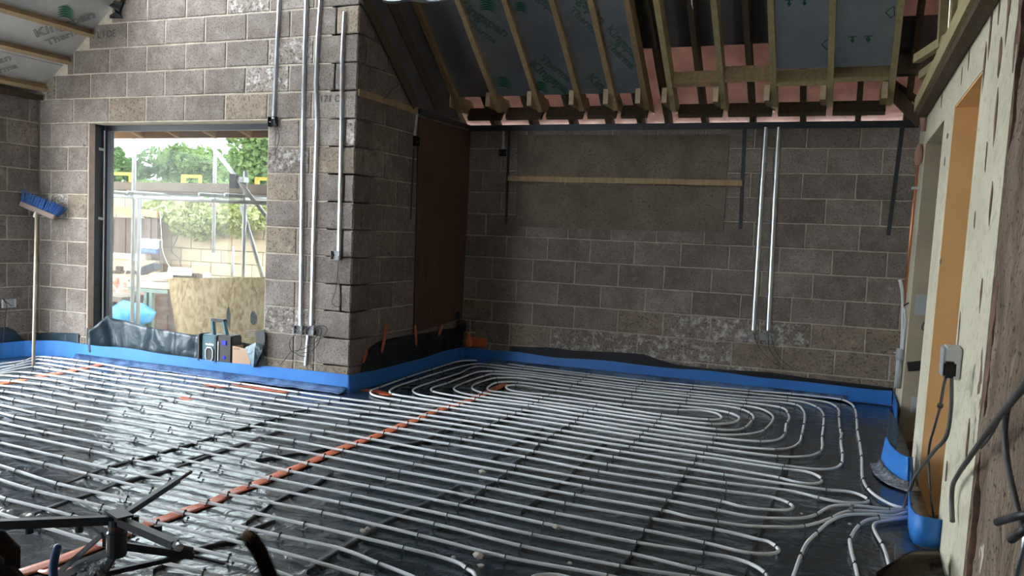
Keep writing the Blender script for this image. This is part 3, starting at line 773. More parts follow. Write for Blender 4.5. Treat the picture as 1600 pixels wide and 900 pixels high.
# ------------------------------------------------------------------ floor: black polythene with wrinkles and folds
def fold_shade_lines():
    return [
        ([(105, 757), (140, 742), (175, 730), (237, 714), (255, 708), (280, 700), (310, 692), (340, 682), (365, 674), (393, 667), (415, 660), (437, 653), (460, 645), (480, 641)], 0.010, 0.018),
        ([(55, 805), (90, 790), (150, 770), (200, 752), (260, 737), (330, 712), (380, 695), (420, 680), (450, 672)], 0.008, 0.03),  # dark band of the decoiler arm's shadow and reflection, drawn as a fold
        ([(285, 722), (345, 705), (380, 694), (400, 688)], 0.008, 0.02),
        ([(480, 895), (520, 868), (560, 845), (600, 820), (640, 800), (680, 782), (700, 770), (720, 760)], 0.012, 0.02),
        ([(720, 790), (745, 775), (760, 762), (780, 750), (795, 737), (808, 722), (823, 714), (835, 704), (845, 694), (857, 685), (868, 678), (885, 667), (900, 655)], 0.010, 0.016),
        ([(770, 718), (790, 705), (815, 690), (835, 680), (850, 670)], 0.008, 0.015),
        ([(815, 800), (830, 790), (870, 760), (885, 752), (900, 735), (915, 720), (935, 700), (950, 690)], 0.006, 0.012),
        ([(960, 900), (985, 870), (1005, 840), (1025, 805), (1045, 785), (1060, 760), (1075, 740), (1090, 728)], 0.005, 0.010),
        ([(1165, 900), (1175, 870), (1190, 830), (1215, 770), (1225, 745), (1232, 720), (1240, 700)], 0.004, 0.010),
        ([(720, 690), (760, 670), (790, 655), (830, 640)], 0.006, 0.02),
        ([(610, 700), (660, 690), (700, 670), (735, 655)], 0.006, 0.02),
        ([(400, 720), (450, 712), (480, 708), (520, 700)], 0.007, 0.012),
        ([(385, 818), (410, 800), (440, 780), (480, 765), (520, 740)], 0.008, 0.014),
        ([(240, 893), (300, 862), (345, 850), (370, 845), (390, 830), (430, 815)], 0.008, 0.014),
    ]
def build_floor():
    xs = np.concatenate([np.arange(-7.30, 0.47, 0.022), [0.486]])
    ys = np.concatenate([np.arange(-1.5, 1.6, 0.15), np.arange(1.6, 7.95, 0.022), [YB+0.03]])
    X, Y = np.meshgrid(xs, ys, indexing='ij')
    def vn(x, y, seed):
        r = np.random.default_rng(seed); G = r.random((256, 256))
        xi = np.floor(x).astype(int); yi = np.floor(y).astype(int); fx = x-xi; fy = y-yi
        fx = fx*fx*(3-2*fx); fy = fy*fy*(3-2*fy)
        a = G[xi % 256, yi % 256]; b = G[(xi+1) % 256, yi % 256]; c = G[xi % 256, (yi+1) % 256]; d = G[(xi+1) % 256, (yi+1) % 256]
        return (a*(1-fx)+b*fx)*(1-fy)+(c*(1-fx)+d*fx)*fy
    u = X*0.94+Y*0.34; v = -X*0.34+Y*0.94
    w1 = 1-2*np.abs(vn(u*1.6+vn(X*2, Y*2, 5)*1.5, v*5.0+vn(X*1.5, Y*1.5, 6)*2, 1)-0.5)
    w2 = 1-2*np.abs(vn(u*4.0+vn(X*3, Y*3, 7)*2, v*9+3, 2)-0.5)
    w3 = vn(X*3.2, Y*3.2, 3)
    left = np.clip((-1.6-X)/3.0, 0.25, 1.0)
    Z = left*(0.009*(w1**4)+0.0055*(w2**3)+0.004*w3) + 0.002*vn(X*12, Y*12, 4)
    for pts, h, w in fold_shade_lines():
        P = [onZ(*p) for p in pts]
        best = np.full(X.shape, 9.0)
        for a, b in zip(P[:-1], P[1:]):
            dx, dy = b.x-a.x, b.y-a.y; L2 = dx*dx+dy*dy
            t = np.clip(((X-a.x)*dx+(Y-a.y)*dy)/L2, 0, 1)
            dd = np.hypot(X-a.x-t*dx, Y-a.y-t*dy); best = np.minimum(best, dd)
        Z += h*np.exp(-(best/w)**2)
    edge = np.clip((YB-0.06-Y)/0.1, 0, 1)
    Z = np.minimum(Z*edge, 0.016)-0.006
    ni, nj = X.shape
    verts = np.stack([X.ravel(), Y.ravel(), Z.ravel()], 1)
    idx = np.arange(ni*nj).reshape(ni, nj)
    F = np.stack([idx[:-1, :-1].ravel(), idx[1:, :-1].ravel(), idx[1:, 1:].ravel(), idx[:-1, 1:].ravel()], 1)
    me = bpy.data.meshes.new('floor')
    me.vertices.add(len(verts)); me.vertices.foreach_set('co', verts.ravel().astype(np.float32))
    me.loops.add(F.size); me.loops.foreach_set('vertex_index', F.ravel().astype(np.int32))
    me.polygons.add(len(F)); me.polygons.foreach_set('loop_start', np.arange(0, F.size, 4, dtype=np.int32))
    me.polygons.foreach_set('loop_total', np.full(len(F), 4, dtype=np.int32))
    me.update(calc_edges=True); me.validate()
    o = put('floor', me, 'polythene', None, smooth=True)
    return struct(o, 'floor covered in wrinkled black polythene sheet', 'floor')
floor = build_floor()
for pts, h, w in fold_shade_lines():
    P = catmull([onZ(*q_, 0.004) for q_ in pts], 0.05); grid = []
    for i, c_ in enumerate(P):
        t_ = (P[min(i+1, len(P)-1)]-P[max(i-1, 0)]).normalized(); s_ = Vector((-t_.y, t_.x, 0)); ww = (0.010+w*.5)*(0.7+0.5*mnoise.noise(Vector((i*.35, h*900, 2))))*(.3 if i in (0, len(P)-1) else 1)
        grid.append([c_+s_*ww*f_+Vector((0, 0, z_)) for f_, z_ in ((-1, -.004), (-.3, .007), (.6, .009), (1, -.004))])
    MB().sheet(grid, 0.002, (0, 0, -1)).build('fold_shade_strip', 'polythene_matt', floor, smooth=True)  # matt dark strips put the shade of the folds into the colour
m = MB(); m.span((XL-0.3, -1.8, -0.5), (0.476, YB+0.005, -0.03)); sub = struct(m.build('floor_slab', 'garden_joint'), 'floor slab under the polythene', 'floor')

# ------------------------------------------------------------------ window
FY0, FY1 = YW+0.19, YW+0.26
win = thing('window_1', 'large black framed picture window in the lit gable wall', 'window', (-5.6, FY0, WZ0)); win['kind'] = 'structure'
fz = onY(300, 203.5, FY0).z; fx = onY(167.5, 300, FY0).x; fw = 0.075
for nm, a, b in [('frame_jamb', (WX0+.012, FY0, WZ0), (fx, FY1, WZ1-.005)), ('frame_jamb', (WX1-.06, FY0, WZ0), (WX1-.005, FY1, WZ1-.005)),
                 ('frame_head', (fx-.001, FY0+.001, fz), (WX1-.059, FY1-.001, WZ1-.005)), ('frame_sill', (fx-.001, FY0+.001, WZ0), (WX1-.059, FY1-.001, WZ0+fw))]:
    MB().span(a, b).build(nm, 'frame_black', win)
MB().span((fx-.01, FY0+.03, WZ0+.07), (WX1-.05, FY0+.036, fz+.01)).build('glass_pane', 'veiled_glass', win)
MB().span((WX0+.0005, YW+.01, .30), (WX0+.012, YW+.075, WZ1)).build('cavity_closer', 'pink_closer', win)
MB().span((WX0+.0005, YW+.076, WZ0), (WX0+.006, FY0, WZ1)).build('reveal_membrane', 'polythene_matt', win)
MB().span((WX0+.008, FY0-.012, .3), (WX0+.02, FY0-.004, WZ1-.05)).build('sealant_bead', 'white_cable', win)
for z in (2.02, 1.36):
    MB().beam((WX0-.05, YW-.004, z+.01), (WX0+.025, FY0-.015, z-.02), .004, .025).build('fixing_strap', 'galvanised', win)
m = MB(); m.span((WX0-.12, YW-.002, WZ1-.004), (WX1+.12, YW+.19, WZ1+.006)); m.build('lintel_soffit', 'mortar', win)

# ------------------------------------------------------------------ blue edging strip round the floor
def ribbon(path, h, t, z0=0.0, hj=0.0, lean=0.0, step=0.06):
    """upright strip following a path on the floor, thickness t"""
    P = []
    for a, b in zip(path[:-1], path[1:]):
        a = Vector((*a, 0)); b = Vector((*b, 0)); n = max(1, int((b-a).length/step))
        P += [a+(b-a)*k/n for k in range(n)]
    P.append(Vector((*path[-1], 0)))
    mb = MB(); n = len(P)
    for i, p in enumerate(P):
        tg = (P[min(i+1, n-1)]-P[max(i-1, 0)]).normalized(); nr = Vector((-tg.y, tg.x, 0))
        hh = h+hj*mnoise.noise(Vector((p.x*1.7, p.y*1.7, 3)))
        wob = 0.006*mnoise.noise(Vector((p.x*4, p.y*4, 8)))
        for q, z in ((0, z0), (0, z0+hh*0.5), (0, z0+hh), (1, z0+hh), (1, z0+hh*0.5), (1, z0)):
            mb.v.append(p+nr*(q*t+wob+lean*(z-z0))+Vector((0, 0, z)))
    for i in range(n-1):
        for k in range(6):
            k2 = (k+1) % 6; mb.f.append((i*6+k, i*6+k2, (i+1)*6+k2, (i+1)*6+k))
    mb.f.append(tuple(range(6))); mb.f.append(tuple((n-1)*6+k for k in reversed(range(6))))
    return mb
def arc(cx, cy, r, a0, a1, n=8): return [(cx+r*math.cos(math.radians(a0+(a1-a0)*k/n)), cy+r*math.sin(math.radians(a0+(a1-a0)*k/n))) for k in range(n+1)]
e = 0.025
path = [(XL+e, 5.1)]+arc(XL+e+.45, YW-e-.45, .45, 180, 90)+[(XR+e-.02, YW-e)]+arc(XR+e-.02, YW-e+.02, .02, -90, 0, 3)+arc(XR+e+.05, YB-e-.05, .05, 180, 90, 5)+[(0.46, YB-e)]
path = [p for i, p in enumerate(path) if i == 0 or (Vector(p)-Vector(path[i-1])).length > 1e-4]
strip = thing('edge_strip', 'long bright blue foam edging strip running round the block walls', 'edging strip', (-4, 5.7, 0))
ribbon(path, 0.145, 0.008, hj=0.03).build('foam_upstand', 'blue_foam', strip, smooth=False)
# thin plastic skirt of the strip lying on the polythene
def skirt(path, w, z=0.010):
    P = []
    for a, b in zip(path[:-1], path[1:]):
        a = Vector((*a, 0)); b = Vector((*b, 0)); n = max(1, int((b-a).length/0.05)); P += [a+(b-a)*k/n for k in range(n)]
    P.append(Vector((*path[-1], 0))); n = len(P); grid = []
    for i, p in enumerate(P):
        tg = (P[min(i+1, n-1)]-P[max(i-1, 0)]).normalized(); nr = Vector((tg.y, -tg.x, 0))
        ww = w*(0.75+0.5*mnoise.noise(Vector((p.x*3, p.y*3, 1))))
        grid.append([p+nr*(ww*k/4)+Vector((0, 0, (0.05 if k == 0 else z+0.010*(1-k/4)+0.006*mnoise.noise(Vector((p.x*9, p.y*9, k))))) ) for k in range(5)])
    return MB().sheet(grid, 0.002, (0, 0, -1))
skirt([(-6.75, YW-e-.006), (XR+.0, YW-e-.006)], 0.14).build('film_skirt', 'blue_film', strip, smooth=True)
skirt([(-3.4, YB-e-.006), (0.10, YB-e-.006)], 0.045).build('film_skirt', 'blue_film', strip, smooth=True)
# loose lengths by the old wall
def px_path(pts): return [(onZ(*p).x, onZ(*p).y) for p in pts]
s2 = thing('edge_strip', 'short blue edging strip turning the far right corner by the old wall', 'edging strip', (0.42, 7.6, 0))
ribbon([(0.47, YB-.03), (0.465, 7.6), (0.455, 7.2), (0.44, 6.9)], 0.13, 0.008, hj=.04).build('foam_upstand', 'blue_foam', s2)
s3 = thing('edge_strip', 'loose curled blue edging strip standing in front of the plastered pier', 'edging strip', (0.35, 5.6, 0))
ribbon(px_path([(1374, 728), (1382, 742), (1392, 752), (1404, 760), (1418, 766), (1428, 764)]), 0.20, 0.008, hj=.06, lean=0.12, step=0.03).build('foam_upstand', 'blue_foam', s3, smooth=True)
skirt(px_path([(1374, 728), (1382, 742), (1392, 752), (1404, 760), (1418, 766), (1428, 764)]), 0.09).build('film_skirt', 'clear_wrap', s3, smooth=True)
s4 = thing('edge_strip', 'blue edging strip curving into the orange doorway beside the pipe ends', 'edging strip', (0.45, 4.7, 0))
ribbon(px_path([(1421, 772), (1420, 800), (1419, 822), (1421, 840), (1428, 850), (1440, 855), (1458, 857), (1474, 858)]), 0.13, 0.008, hj=.04, lean=-0.05, step=0.03).build('foam_upstand', 'blue_foam', s4, smooth=True)

# ------------------------------------------------------------------ black polythene turned up the walls
def drape(pts_top, pts_bot, plane, off, material, name, label, parent=None, rows=8, amp=0.02, thick=0.003, nrm=(0,-1,0), dens=6):
    """sheet between a top and a bottom outline (photo pixels met with the wall plane)"""
    def res(pts, n):
        P = [plane(*p) for p in pts]; L = [0]
        for a, b in zip(P[:-1], P[1:]): L.append(L[-1]+(b-a).length)
        out = []
        for k in range(n):
            d = L[-1]*k/(n-1); i = 0
            while i < len(L)-2 and L[i+1] < d: i += 1
            f = (d-L[i])/max(1e-6, L[i+1]-L[i]); out.append(P[i].lerp(P[i+1], min(1, f)))
        return out
    n = max(12, dens*len(pts_top)); T = res(pts_top, n); B = res(pts_bot, n); nv = Vector(nrm).normalized()
    grid = []
    for j in range(rows+1):
        f = j/rows
        grid.append([B[i].lerp(T[i], f)+nv*(off+amp*(0.5+0.4*math.sin(i*.55+5*mnoise.noise(Vector((i*.12, j*.08, 3))))+0.25*mnoise.noise(Vector((i*0.2, j*0.3, off*50))))*(1 if 0 < j else 0.4)) for i in range(n)])
    o = MB().sheet(grid, thick, -nv).build(name, material, parent, smooth=True)
    if parent is None: tag(o, label, 'plastic sheet')
    return o
pW = lambda x, y: onY(x, y, YW); pB = lambda x, y: onY(x, y, YB); pR = lambda x, y: onX(x, y, XR); pL = lambda x, y: onX(x, y, XL)
pSill = lambda x, y: onY(x, y, YW-.012+.165*min(1, max(0, (x-143)/45)))
drape([(141, 517), (155, 506), (168, 492), (180, 497), (205, 503), (230, 510), (262, 516), (300, 522), (350, 530), (412, 540)],
      [(141, 552), (160, 556), (180, 560), (200, 561), (230, 562), (260, 565), (300, 570), (340, 575), (380, 581), (412, 586)],
      pSill, 0.0, 'polythene_drape', 'polythene_upstand', 'dark slate polythene pleated up over the window sill', rows=10, amp=0.03, dens=9)
drape([(57, 522), (75, 519), (100, 520), (124, 521)], [(57, 550), (75, 550), (100, 551), (124, 553)], pW, .004, 'polythene_drape', 'polythene_upstand', 'small dark polythene flap on the wall right of the broom', amp=.008)
drape([(-40, 512), (-8, 512), (10, 511), (22, 516), (36, 530), (52, 545)], [(-40, 562), (-8, 556), (10, 555), (22, 553), (36, 552), (52, 551)], pL, .004, 'polythene_drape', 'polythene_upstand', 'dark polythene flap on the wall left of the broom', amp=.008, nrm=(1, 0, 0))
drape([(420, 578), (435, 577), (455, 577), (480, 578), (500, 580), (520, 583), (531, 590)], [(420, 602), (435, 603), (455, 604), (480, 606), (500, 607), (520, 608), (531, 609)], pW, .004, 'polythene_drape', 'polythene_upstand', 'slate polythene showing above the blue strip at the pier foot', amp=.006)
drape([(561, 580), (566, 565), (576, 542), (592, 533), (612, 528), (640, 523), (662, 520), (690, 515), (710, 512), (730, 509)],
      [(561, 600), (566, 600), (576, 598), (592, 593), (612, 588), (640, 580), (662, 575), (690, 567), (710, 560), (730, 556)], pR, .004, 'polythene_matt', 'polythene_upstand', 'black polythene turned up the foot of the shaded return wall', amp=.012, nrm=(1, 0, 0))
drape([(797, 541), (830, 542), (860, 543), (900, 548), (960, 550), (1005, 553), (1030, 562), (1060, 570), (1110, 576), (1200, 581), (1260, 590), (1330, 598), (1395, 606)],
      [(797, 565), (830, 566), (860, 568), (900, 572), (960, 578), (1005, 582), (1030, 585), (1060, 588), (1110, 593), (1200, 602), (1260, 610), (1330, 616), (1395, 624)], pB, .004, 'polythene_matt', 'polythene_upstand', 'black polythene edge showing above the blue strip on the far wall', amp=.010)
# sheet hanging at the old wall corner
g = [[onX(1382+k*3.5+6*f, 690-f*45+k*2, 0.44-0.01*k) for k in range(5)] for f in (0, .5, 1, 1.5)]
g = [[onD(1372+16*a+0*b, 0, 1) for a in (0, 1)] for b in (0, 1)]
def quad_sheet(corners, dep, nu, nv, amp, seed):
    (a, b, c, d) = [onD(*p, dp) for p, dp in zip(corners, dep)]
    return [[a.lerp(b, i/nu).lerp(d.lerp(c, i/nu), j/nv)+Vector((mnoise.noise(Vector((i*.6, j*.6, seed)))*amp, mnoise.noise(Vector((i*.6, j*.6, seed+5)))*amp, 0)) for i in range(nu+1)] for j in range(nv+1)]
dd = lambda x, y: (onZ(x, y)-CAM).dot(FW)
m = MB().sheet(quad_sheet([(1383, 694), (1402, 730), (1401, 655), (1390, 640)], [5.9, 5.6, 5.9, 6.3], 5, 6, .012, 3), .003, (-1, 0, 0))
tag(m.build('polythene_flap', 'polythene_drape', smooth=True), 'dark polythene flap standing between the two blue strips by the old wall', 'plastic sheet')
m = MB().sheet(quad_sheet([(1424, 765), (1431, 800), (1436, 775), (1428, 735)], [5.2, 5.0, 5.0, 5.2], 4, 5, .01, 5), .003, (-1, 0, 0))
tag(m.build('polythene_flap', 'polythene_matt', smooth=True), 'black polythene flap at the left side of the orange doorway foot', 'plastic sheet')

# orange tape lengths
def tape(pts, w, name, label, plane=None, nrm=Vector((0, 0, 1)), off=0.0045, wob=0.15):
    P = catmull([(plane or (lambda x, y: onZ(x, y, 0.0)))(*p) for p in pts], 0.04); n = len(P); grid = []
    for i, p in enumerate(P):
        t = (P[min(i+1, n-1)]-P[max(i-1, 0)]).normalized(); s = t.cross(nrm).normalized()
        ww = w*(1+wob*mnoise.noise(Vector((i*.5, 2.2, w))))*(0.35 if i in (0, n-1) else 1)
        grid.append([p+s*ww*f+nrm*(off+0.0008*mnoise.noise(Vector((i*.7, f, 1)))) for f in (-.5, -.17, .17, .5)])
    return tag(MB().sheet(grid, 0.0015, -nrm).build(name, 'orange_tape', smooth=True), label, 'tape')
tape([(20, 900), (60, 888), (115, 868), (170, 846), (215, 826), (262, 810), (300, 796), (328, 787), (360, 772), (400, 757), (440, 741), (482, 724), (510, 712), (540, 699), (575, 687), (605, 675), (622, 668), (638, 661), (658, 654), (668, 648), (685, 642), (703, 636), (722, 630), (745, 621), (760, 614), (775, 607), (790, 600)], 0.075, 'orange_tape', 'long orange tape line crossing the whole polythene floor diagonally')
tape([(-20, 606), (0, 600), (20, 598), (40, 593), (65, 588), (95, 583), (115, 579), (135, 575), (150, 572), (166, 568)], 0.10, 'orange_tape', 'dashed-looking orange tape under the pipes by the broom')
tape([(192, 583), (205, 584), (228, 586)], 0.05, 'orange_tape', 'small orange tape scrap under the window pipes')
tape([(315, 599), (330, 602), (356, 606)], 0.08, 'orange_tape', 'pale orange tape piece under the pipes below the radio')
tape([(362, 601), (390, 605), (420, 610), (452, 614)], 0.06, 'orange_tape', 'orange tape piece beside the blue strip below the pier')
tape([(283, 621), (292, 623), (302, 626)], 0.09, 'orange_tape', 'orange tape patch on the shiny floor under the window')
tape([(565, 611), (578, 610), (590, 612), (612, 619)], 0.10, 'orange_tape', 'orange tape on the floor at the foot of the window pier')
tape([(60, 893), (110, 893), (180, 882)], 0.06, 'orange_tape', 'orange tape length beneath the folding stand')
pRt = lambda x, y: onX(x, y, XR+.03)
for pts, w, lb_ in [([(603, 503), (602, 520), (600, 530), (596, 551)], .05, 'longest orange tape strip on the black upstand of the return wall'), ([(574, 544), (571, 556), (567, 567)], .035, 'thin orange tape strip on the upstand nearest the window pier'), ([(648, 507), (649, 520), (650, 540)], .045, 'orange tape strip below the edge of the red plywood'), ([(691, 508), (688, 516), (684, 525)], .045, 'short orange tape strip on the upstand near the far corner')]:
    tape(pts, w, 'orange_tape', lb_, plane=pRt, nrm=Vector((1, 0, 0)), off=.004)
m = MB(); m.span((XR+.10, YB-.02, .17), (XR+.30, YB-.012, .26)); tag(m.build('orange_tape', 'orange_tape'), 'orange tape patch low in the far left corner', 'tape')

# ------------------------------------------------------------------ underfloor heating pipes (floor traced from the layout)
OX = {'A': 550, 'B': 665, 'C': 765}
def T(row, i, pts):
    out = []
    for p in pts:
        u, v = p[0], p[1]
        if row == 'D': x, y = (0 if i == 1 else 240)+u*0.1555, 760+v*0.1555
        else: x, y = 240*(i-1)+u*0.15, OX[row]+v*0.15
        out.append((x, y, 0 if (len(p) > 2 or u in (0, 1600)) else 1))
    return out
spiral = (
 T('B',6,[(1440,852,0),(1400,855,0),(1300,830,0),(1150,750,0),(1045,660),(992,570),(975,330),(955,175)])+T('A',6,[(932,825),(925,700),(905,595),(860,535,0),(770,498),(500,462,0),(248,438)])+T('A',5,[(1403,402),(817,348),(323,300)])+T('A',4,[(1355,235),(678,150),(308,103),(130,88,0),(0,95,0)])
 +T('A',3,[(1290,185),(1025,270),(745,372),(680,395,0),(658,415,0),(690,450,0),(985,508),(1485,578)])+T('A',4,[(488,668),(1133,767)])+T('A',5,[(268,885)])+T('B',5,[(968,225)])+T('B',6,[(97,320),(300,325,0),(450,310,0),(540,270),(570,210,0),(565,125)])
 +T('A',6,[(578,780),(582,690),(575,640,0),(515,575),(380,525,0),(205,500)])+T('A',5,[(1388,468),(793,408),(257,352)])+T('A',4,[(1278,280),(590,195,0),(265,155),(180,150,0),(90,170,0),(0,215,0)])+T('A',3,[(1325,305),(1130,375,0),(1100,405,0),(1160,443,0),(1520,505)])+T('A',4,[(640,605),(1225,692)])+T('A',5,[(355,803),(1030,890)])+T('B',5,[(1515,165)])
 +T('B',6,[(100,145,0),(170,90)])+T('A',6,[(190,745),(222,690,0),(210,645),(140,580)])+T('A',5,[(1380,528),(790,463),(228,400)])+T('A',4,[(1220,322),(700,255,0),(480,237,0),(330,228,0),(240,250),(0,335,0)])+T('A',3,[(1535,370,0),(1530,390,0)])+T('A',4,[(0,425,0),(200,463),(757,538),(1325,617)])+T('A',5,[(443,720),(1062,805),(1250,812,0),(1350,790),(1430,715),(1450,680,0),(1420,640),(1325,597),(1150,565,0),(748,530),(187,468)])
 +T('A',4,[(1145,385),(590,315),(500,310,0),(375,320),(290,360,0),(275,385,0),(310,405,0),(550,435,0),(860,478),(1417,550)])+T('A',5,[(490,655),(978,703),(1080,700,0),(1115,680,0),(1050,635,0),(900,610,0),(660,603),(88,550)])+T('A',4,[(920,448),(700,428,0),(520,400,0),(472,372,0),(490,350,0),(570,345),(993,403)])
 +T('A',5,[(110,503),(683,562),(950,590,0),(1200,635),(1290,670,0),(1300,695,0),(1250,730,0),(1150,745,0),(1010,748),(480,690)])+T('A',4,[(1385,592),(815,510),(230,425),(130,390,0),(118,360,0),(150,335,0),(365,270),(440,268,0),(580,270,0),(700,285,0),(1160,353)])+T('A',5,[(182,433),(757,495),(1343,560),(1500,585,0),(1600,625,0)])+T('A',6,[(45,660,0),(55,690,0),(35,735,0)])
 +T('A',5,[(1555,815),(1500,835,0),(1350,860,0),(1065,858),(418,763)])+T('A',4,[(1278,655),(705,560),(152,493)])+T('A',3,[(1310,410),(1290,390,0),(1310,370,0),(1455,325),(1600,272,0)])+T('A',4,[(200,205,0),(340,200),(480,207,0),(1250,303)])+T('A',5,[(230,375),(760,435),(1370,497)])+T('A',6,[(150,525,0),(295,550),(365,605,0),(385,680,0),(372,765),(350,870)])+T('B',6,[(330,170,0),(250,225,0),(75,248)])
 +T('B',5,[(1400,230,0),(1030,180),(300,77)])+T('A',4,[(1200,730),(573,637)])+T('A',3,[(1590,553),(1390,520,0),(1100,475,0),(885,437),(860,405,0),(920,365,0),(1155,285),(1405,205),(1600,150,0)])+T('A',4,[(90,130),(170,122,0),(290,130),(648,172),(1308,250)])+T('A',5,[(293,325),(817,375),(1400,430)])+T('A',6,[(203,470),(480,500,0),(620,525,0),(725,585),(740,690),(752,805),(768,860,0)])
 +T('B',6,[(770,75),(757,155),(775,300),(760,400),(700,440,0),(600,455,0),(450,450,0),(170,418)])+T('B',5,[(935,287),(210,177)])+T('A',4,[(1050,818),(403,710)])+T('A',3,[(1367,618),(868,547),(355,483)])+T('A',2,[(1515,420),(913,330),(453,268),(35,213)])+T('A',1,[(1340,173),(940,105),(550,58),(400,50,0),(320,66,0),(248,92),(0,125,0),(-400,178,0)]))
run23 = (T('A',1,[(-400,220,0),(0,160,0),(150,137),(320,92,0),(390,78,0),(455,82),(800,133),(1200,195),(1500,240)])+T('A',2,[(330,298),(790,362),(1395,452)])+T('A',3,[(238,517),(762,587),(1250,657)])+T('A',4,[(313,757),(970,862)])+T('B',5,[(160,220),(855,318),(1250,375,0)])+T('B',6,[(150,450),(400,480,0),(530,530,0),(560,570),(540,595,0),(430,605,0),(300,590,0),(120,545)])
 +T('B',5,[(835,393),(63,270)])+T('B',4,[(908,145),(235,35)])+T('A',3,[(1177,698),(657,628),(122,560)])+T('A',2,[(1275,493),(640,397),(195,330)])+T('A',1,[(1355,268),(1068,228),(670,155),(400,118,0),(310,126,0),(0,195,0),(-400,268,0)]))
run45 = (T('A',1,[(-400,285,0),(0,215,0),(250,168,0),(345,155),(520,180),(940,245),(1228,292)])+T('A',2,[(73,355),(533,427),(1143,523)])+T('A',3,[(15,592),(557,672),(1053,740)])+T('B',4,[(142,75),(815,195),(1590,328)])+T('B',5,[(757,450),(1145,512)])+T('B',6,[(300,625,0),(605,668),(850,690,0),(980,730,0),(1045,780),(1020,800,0),(900,808,0),(740,795,0),(530,752),(280,690,0)])
 +T('B',5,[(1165,597),(727,530)])+T('B',4,[(1530,408),(768,270),(10,142)])+T('A',3,[(948,795),(438,715)])+T('A',2,[(1465,637),(1015,570),(393,465)])+T('A',1,[(1517,397),(1083,328),(757,277),(335,218),(170,210,0),(0,232,0),(-400,300,0)]))
run67 = (T('A',1,[(-400,270,0),(0,245,0),(210,258),(600,302),(898,360),(1358,428)])+T('A',2,[(227,500),(870,610),(1320,680)])+T('A',3,[(305,765),(803,845)])+T('B',3,[(1487,195)])+T('B',4,[(680,330),(1438,480)])+T('B',5,[(665,607),(1165,682)])+T('B',6,[(0,740,0),(130,770,0),(230,815),(262,850,0)])+T('C',6,[(220,210,0),(100,215,0)])
 +T('B',5,[(1350,850,0),(1117,790),(607,700)])+T('B',4,[(1352,558),(580,420)])+T('B',3,[(1347,270),(667,140),(185,60)])+T('A',2,[(1163,730),(720,663),(70,547)])+T('A',1,[(1187,473),(733,393),(430,337),(113,305),(0,298,0),(-400,300,0)]))
run8 = (T('A',1,[(-400,330,0),(0,350,0),(238,375),(560,427),(998,508),(1483,583)])+T('A',2,[(565,703),(1000,770)])+T('B',3,[(42,102),(525,195),(1220,325)])+T('B',4,[(487,482),(1270,630)])+T('C',5,[(545,112),(1070,213),(1350,270,0)])+T('C',6,[(0,298,0),(280,300,0),(390,290,0),(500,260),(590,205,0),(680,170,0),(800,162,0),(1050,180,0),(1260,205),(1400,195,0),(1450,185,0)]))
run9 = (T('A',1,[(-400,370,0),(45,412),(353,466),(795,555),(1303,635)])+T('A',2,[(385,755),(827,828)])+T('B',2,[(1470,163)])+T('B',3,[(380,262),(1115,402)])+T('B',4,[(400,572),(1190,722)])+T('C',5,[(500,215),(800,290,0),(1080,335),(1350,375,0)])+T('C',6,[(0,388,0),(250,390,0),(370,378),(520,345,0),(655,297),(760,245,0),(880,220,0),(1060,225,0),(1300,232,0),(1450,205,0)]))
feed1 = T('C',6,[(180,1150,0),(265,900,0),(340,690),(400,560,0),(505,455),(640,335,0),(780,272,0),(900,256,0),(1060,258,0),(1300,270,0),(1450,235,0)])
feed2 = T('C',6,[(950,1150,0),(930,900,0),(905,780),(870,650,0),(852,520),(870,480,0),(945,375),(1050,312,0),(1150,297),(1300,300,0),(1450,280,0)])
feed3 = T('C',6,[(1275,850,0),(1250,750,0),(1230,670,0),(1190,575),(1120,450,0),(1098,385,0),(1130,345,0),(1220,328,0),(1350,310,0),(1450,296,0)])
run1011 = (T('A',1,[(-300,400,0),(0,465,0),(152,500),(598,588),(1127,680)])+T('A',2,[(173,803),(640,883)])+T('B',2,[(1312,230)])+T('B',3,[(185,318),(973,475)])+T('B',4,[(267,645),(1090,810)])+T('C',5,[(377,300),(1035,410),(1350,480,0),(1500,520,0)])+T('C',6,[(0,540,0),(90,600),(112,635,0),(80,660,0),(0,672,0)])
 +T('C',5,[(1400,660,0),(1250,630,0),(940,553),(313,422)])+T('C',4,[(985,245),(160,80)])+T('B',3,[(828,560),(15,398)])+T('B',2,[(1135,295),(465,183)])+T('A',1,[(1590,860),(902,728),(380,637),(0,550,0),(-300,470,0)]))
run1213 = (T('A',1,[(-300,555,0),(0,635,0),(160,677),(670,778)])+T('B',1,[(1415,148)])+T('B',2,[(270,235),(930,362),(1420,473)])+T('B',3,[(655,637),(1585,828)])+T('C',4,[(865,352)])+T('C',5,[(235,550),(930,660),(1200,705,0),(1400,765,0),(1520,830,0),(1580,880),(1590,930,0),(1540,965,0),(1400,945,0),(1200,905,0),(855,830),(180,668)])
 +T('C',4,[(750,468)])+T('C',3,[(1465,268),(470,55)])+T('B',2,[(1220,550),(697,440),(50,300)])+T('B',1,[(1165,205),(470,70)])+T('A',1,[(0,730,0),(-300,655,0)]))
run14 = T('A',1,[(-300,755,0),(0,830,0)])+T('B',1,[(275,115),(950,262),(1390,360)])+T('B',2,[(230,455,0),(495,515),(1005,618)])+T('C',3,[(345,137),(1330,357)])+T('C',4,[(630,585)])+T('C',5,[(60,795),(500,865,0),(790,905),(1100,960,0)])
run15 = T('B',1,[(-300,100,0),(10,180),(665,335),(1135,445)])+T('B',2,[(170,575),(785,717)])+T('C',3,[(165,240),(1160,473)])+T('C',4,[(470,700),(1530,895)])+T('C',5,[(300,975,0)])
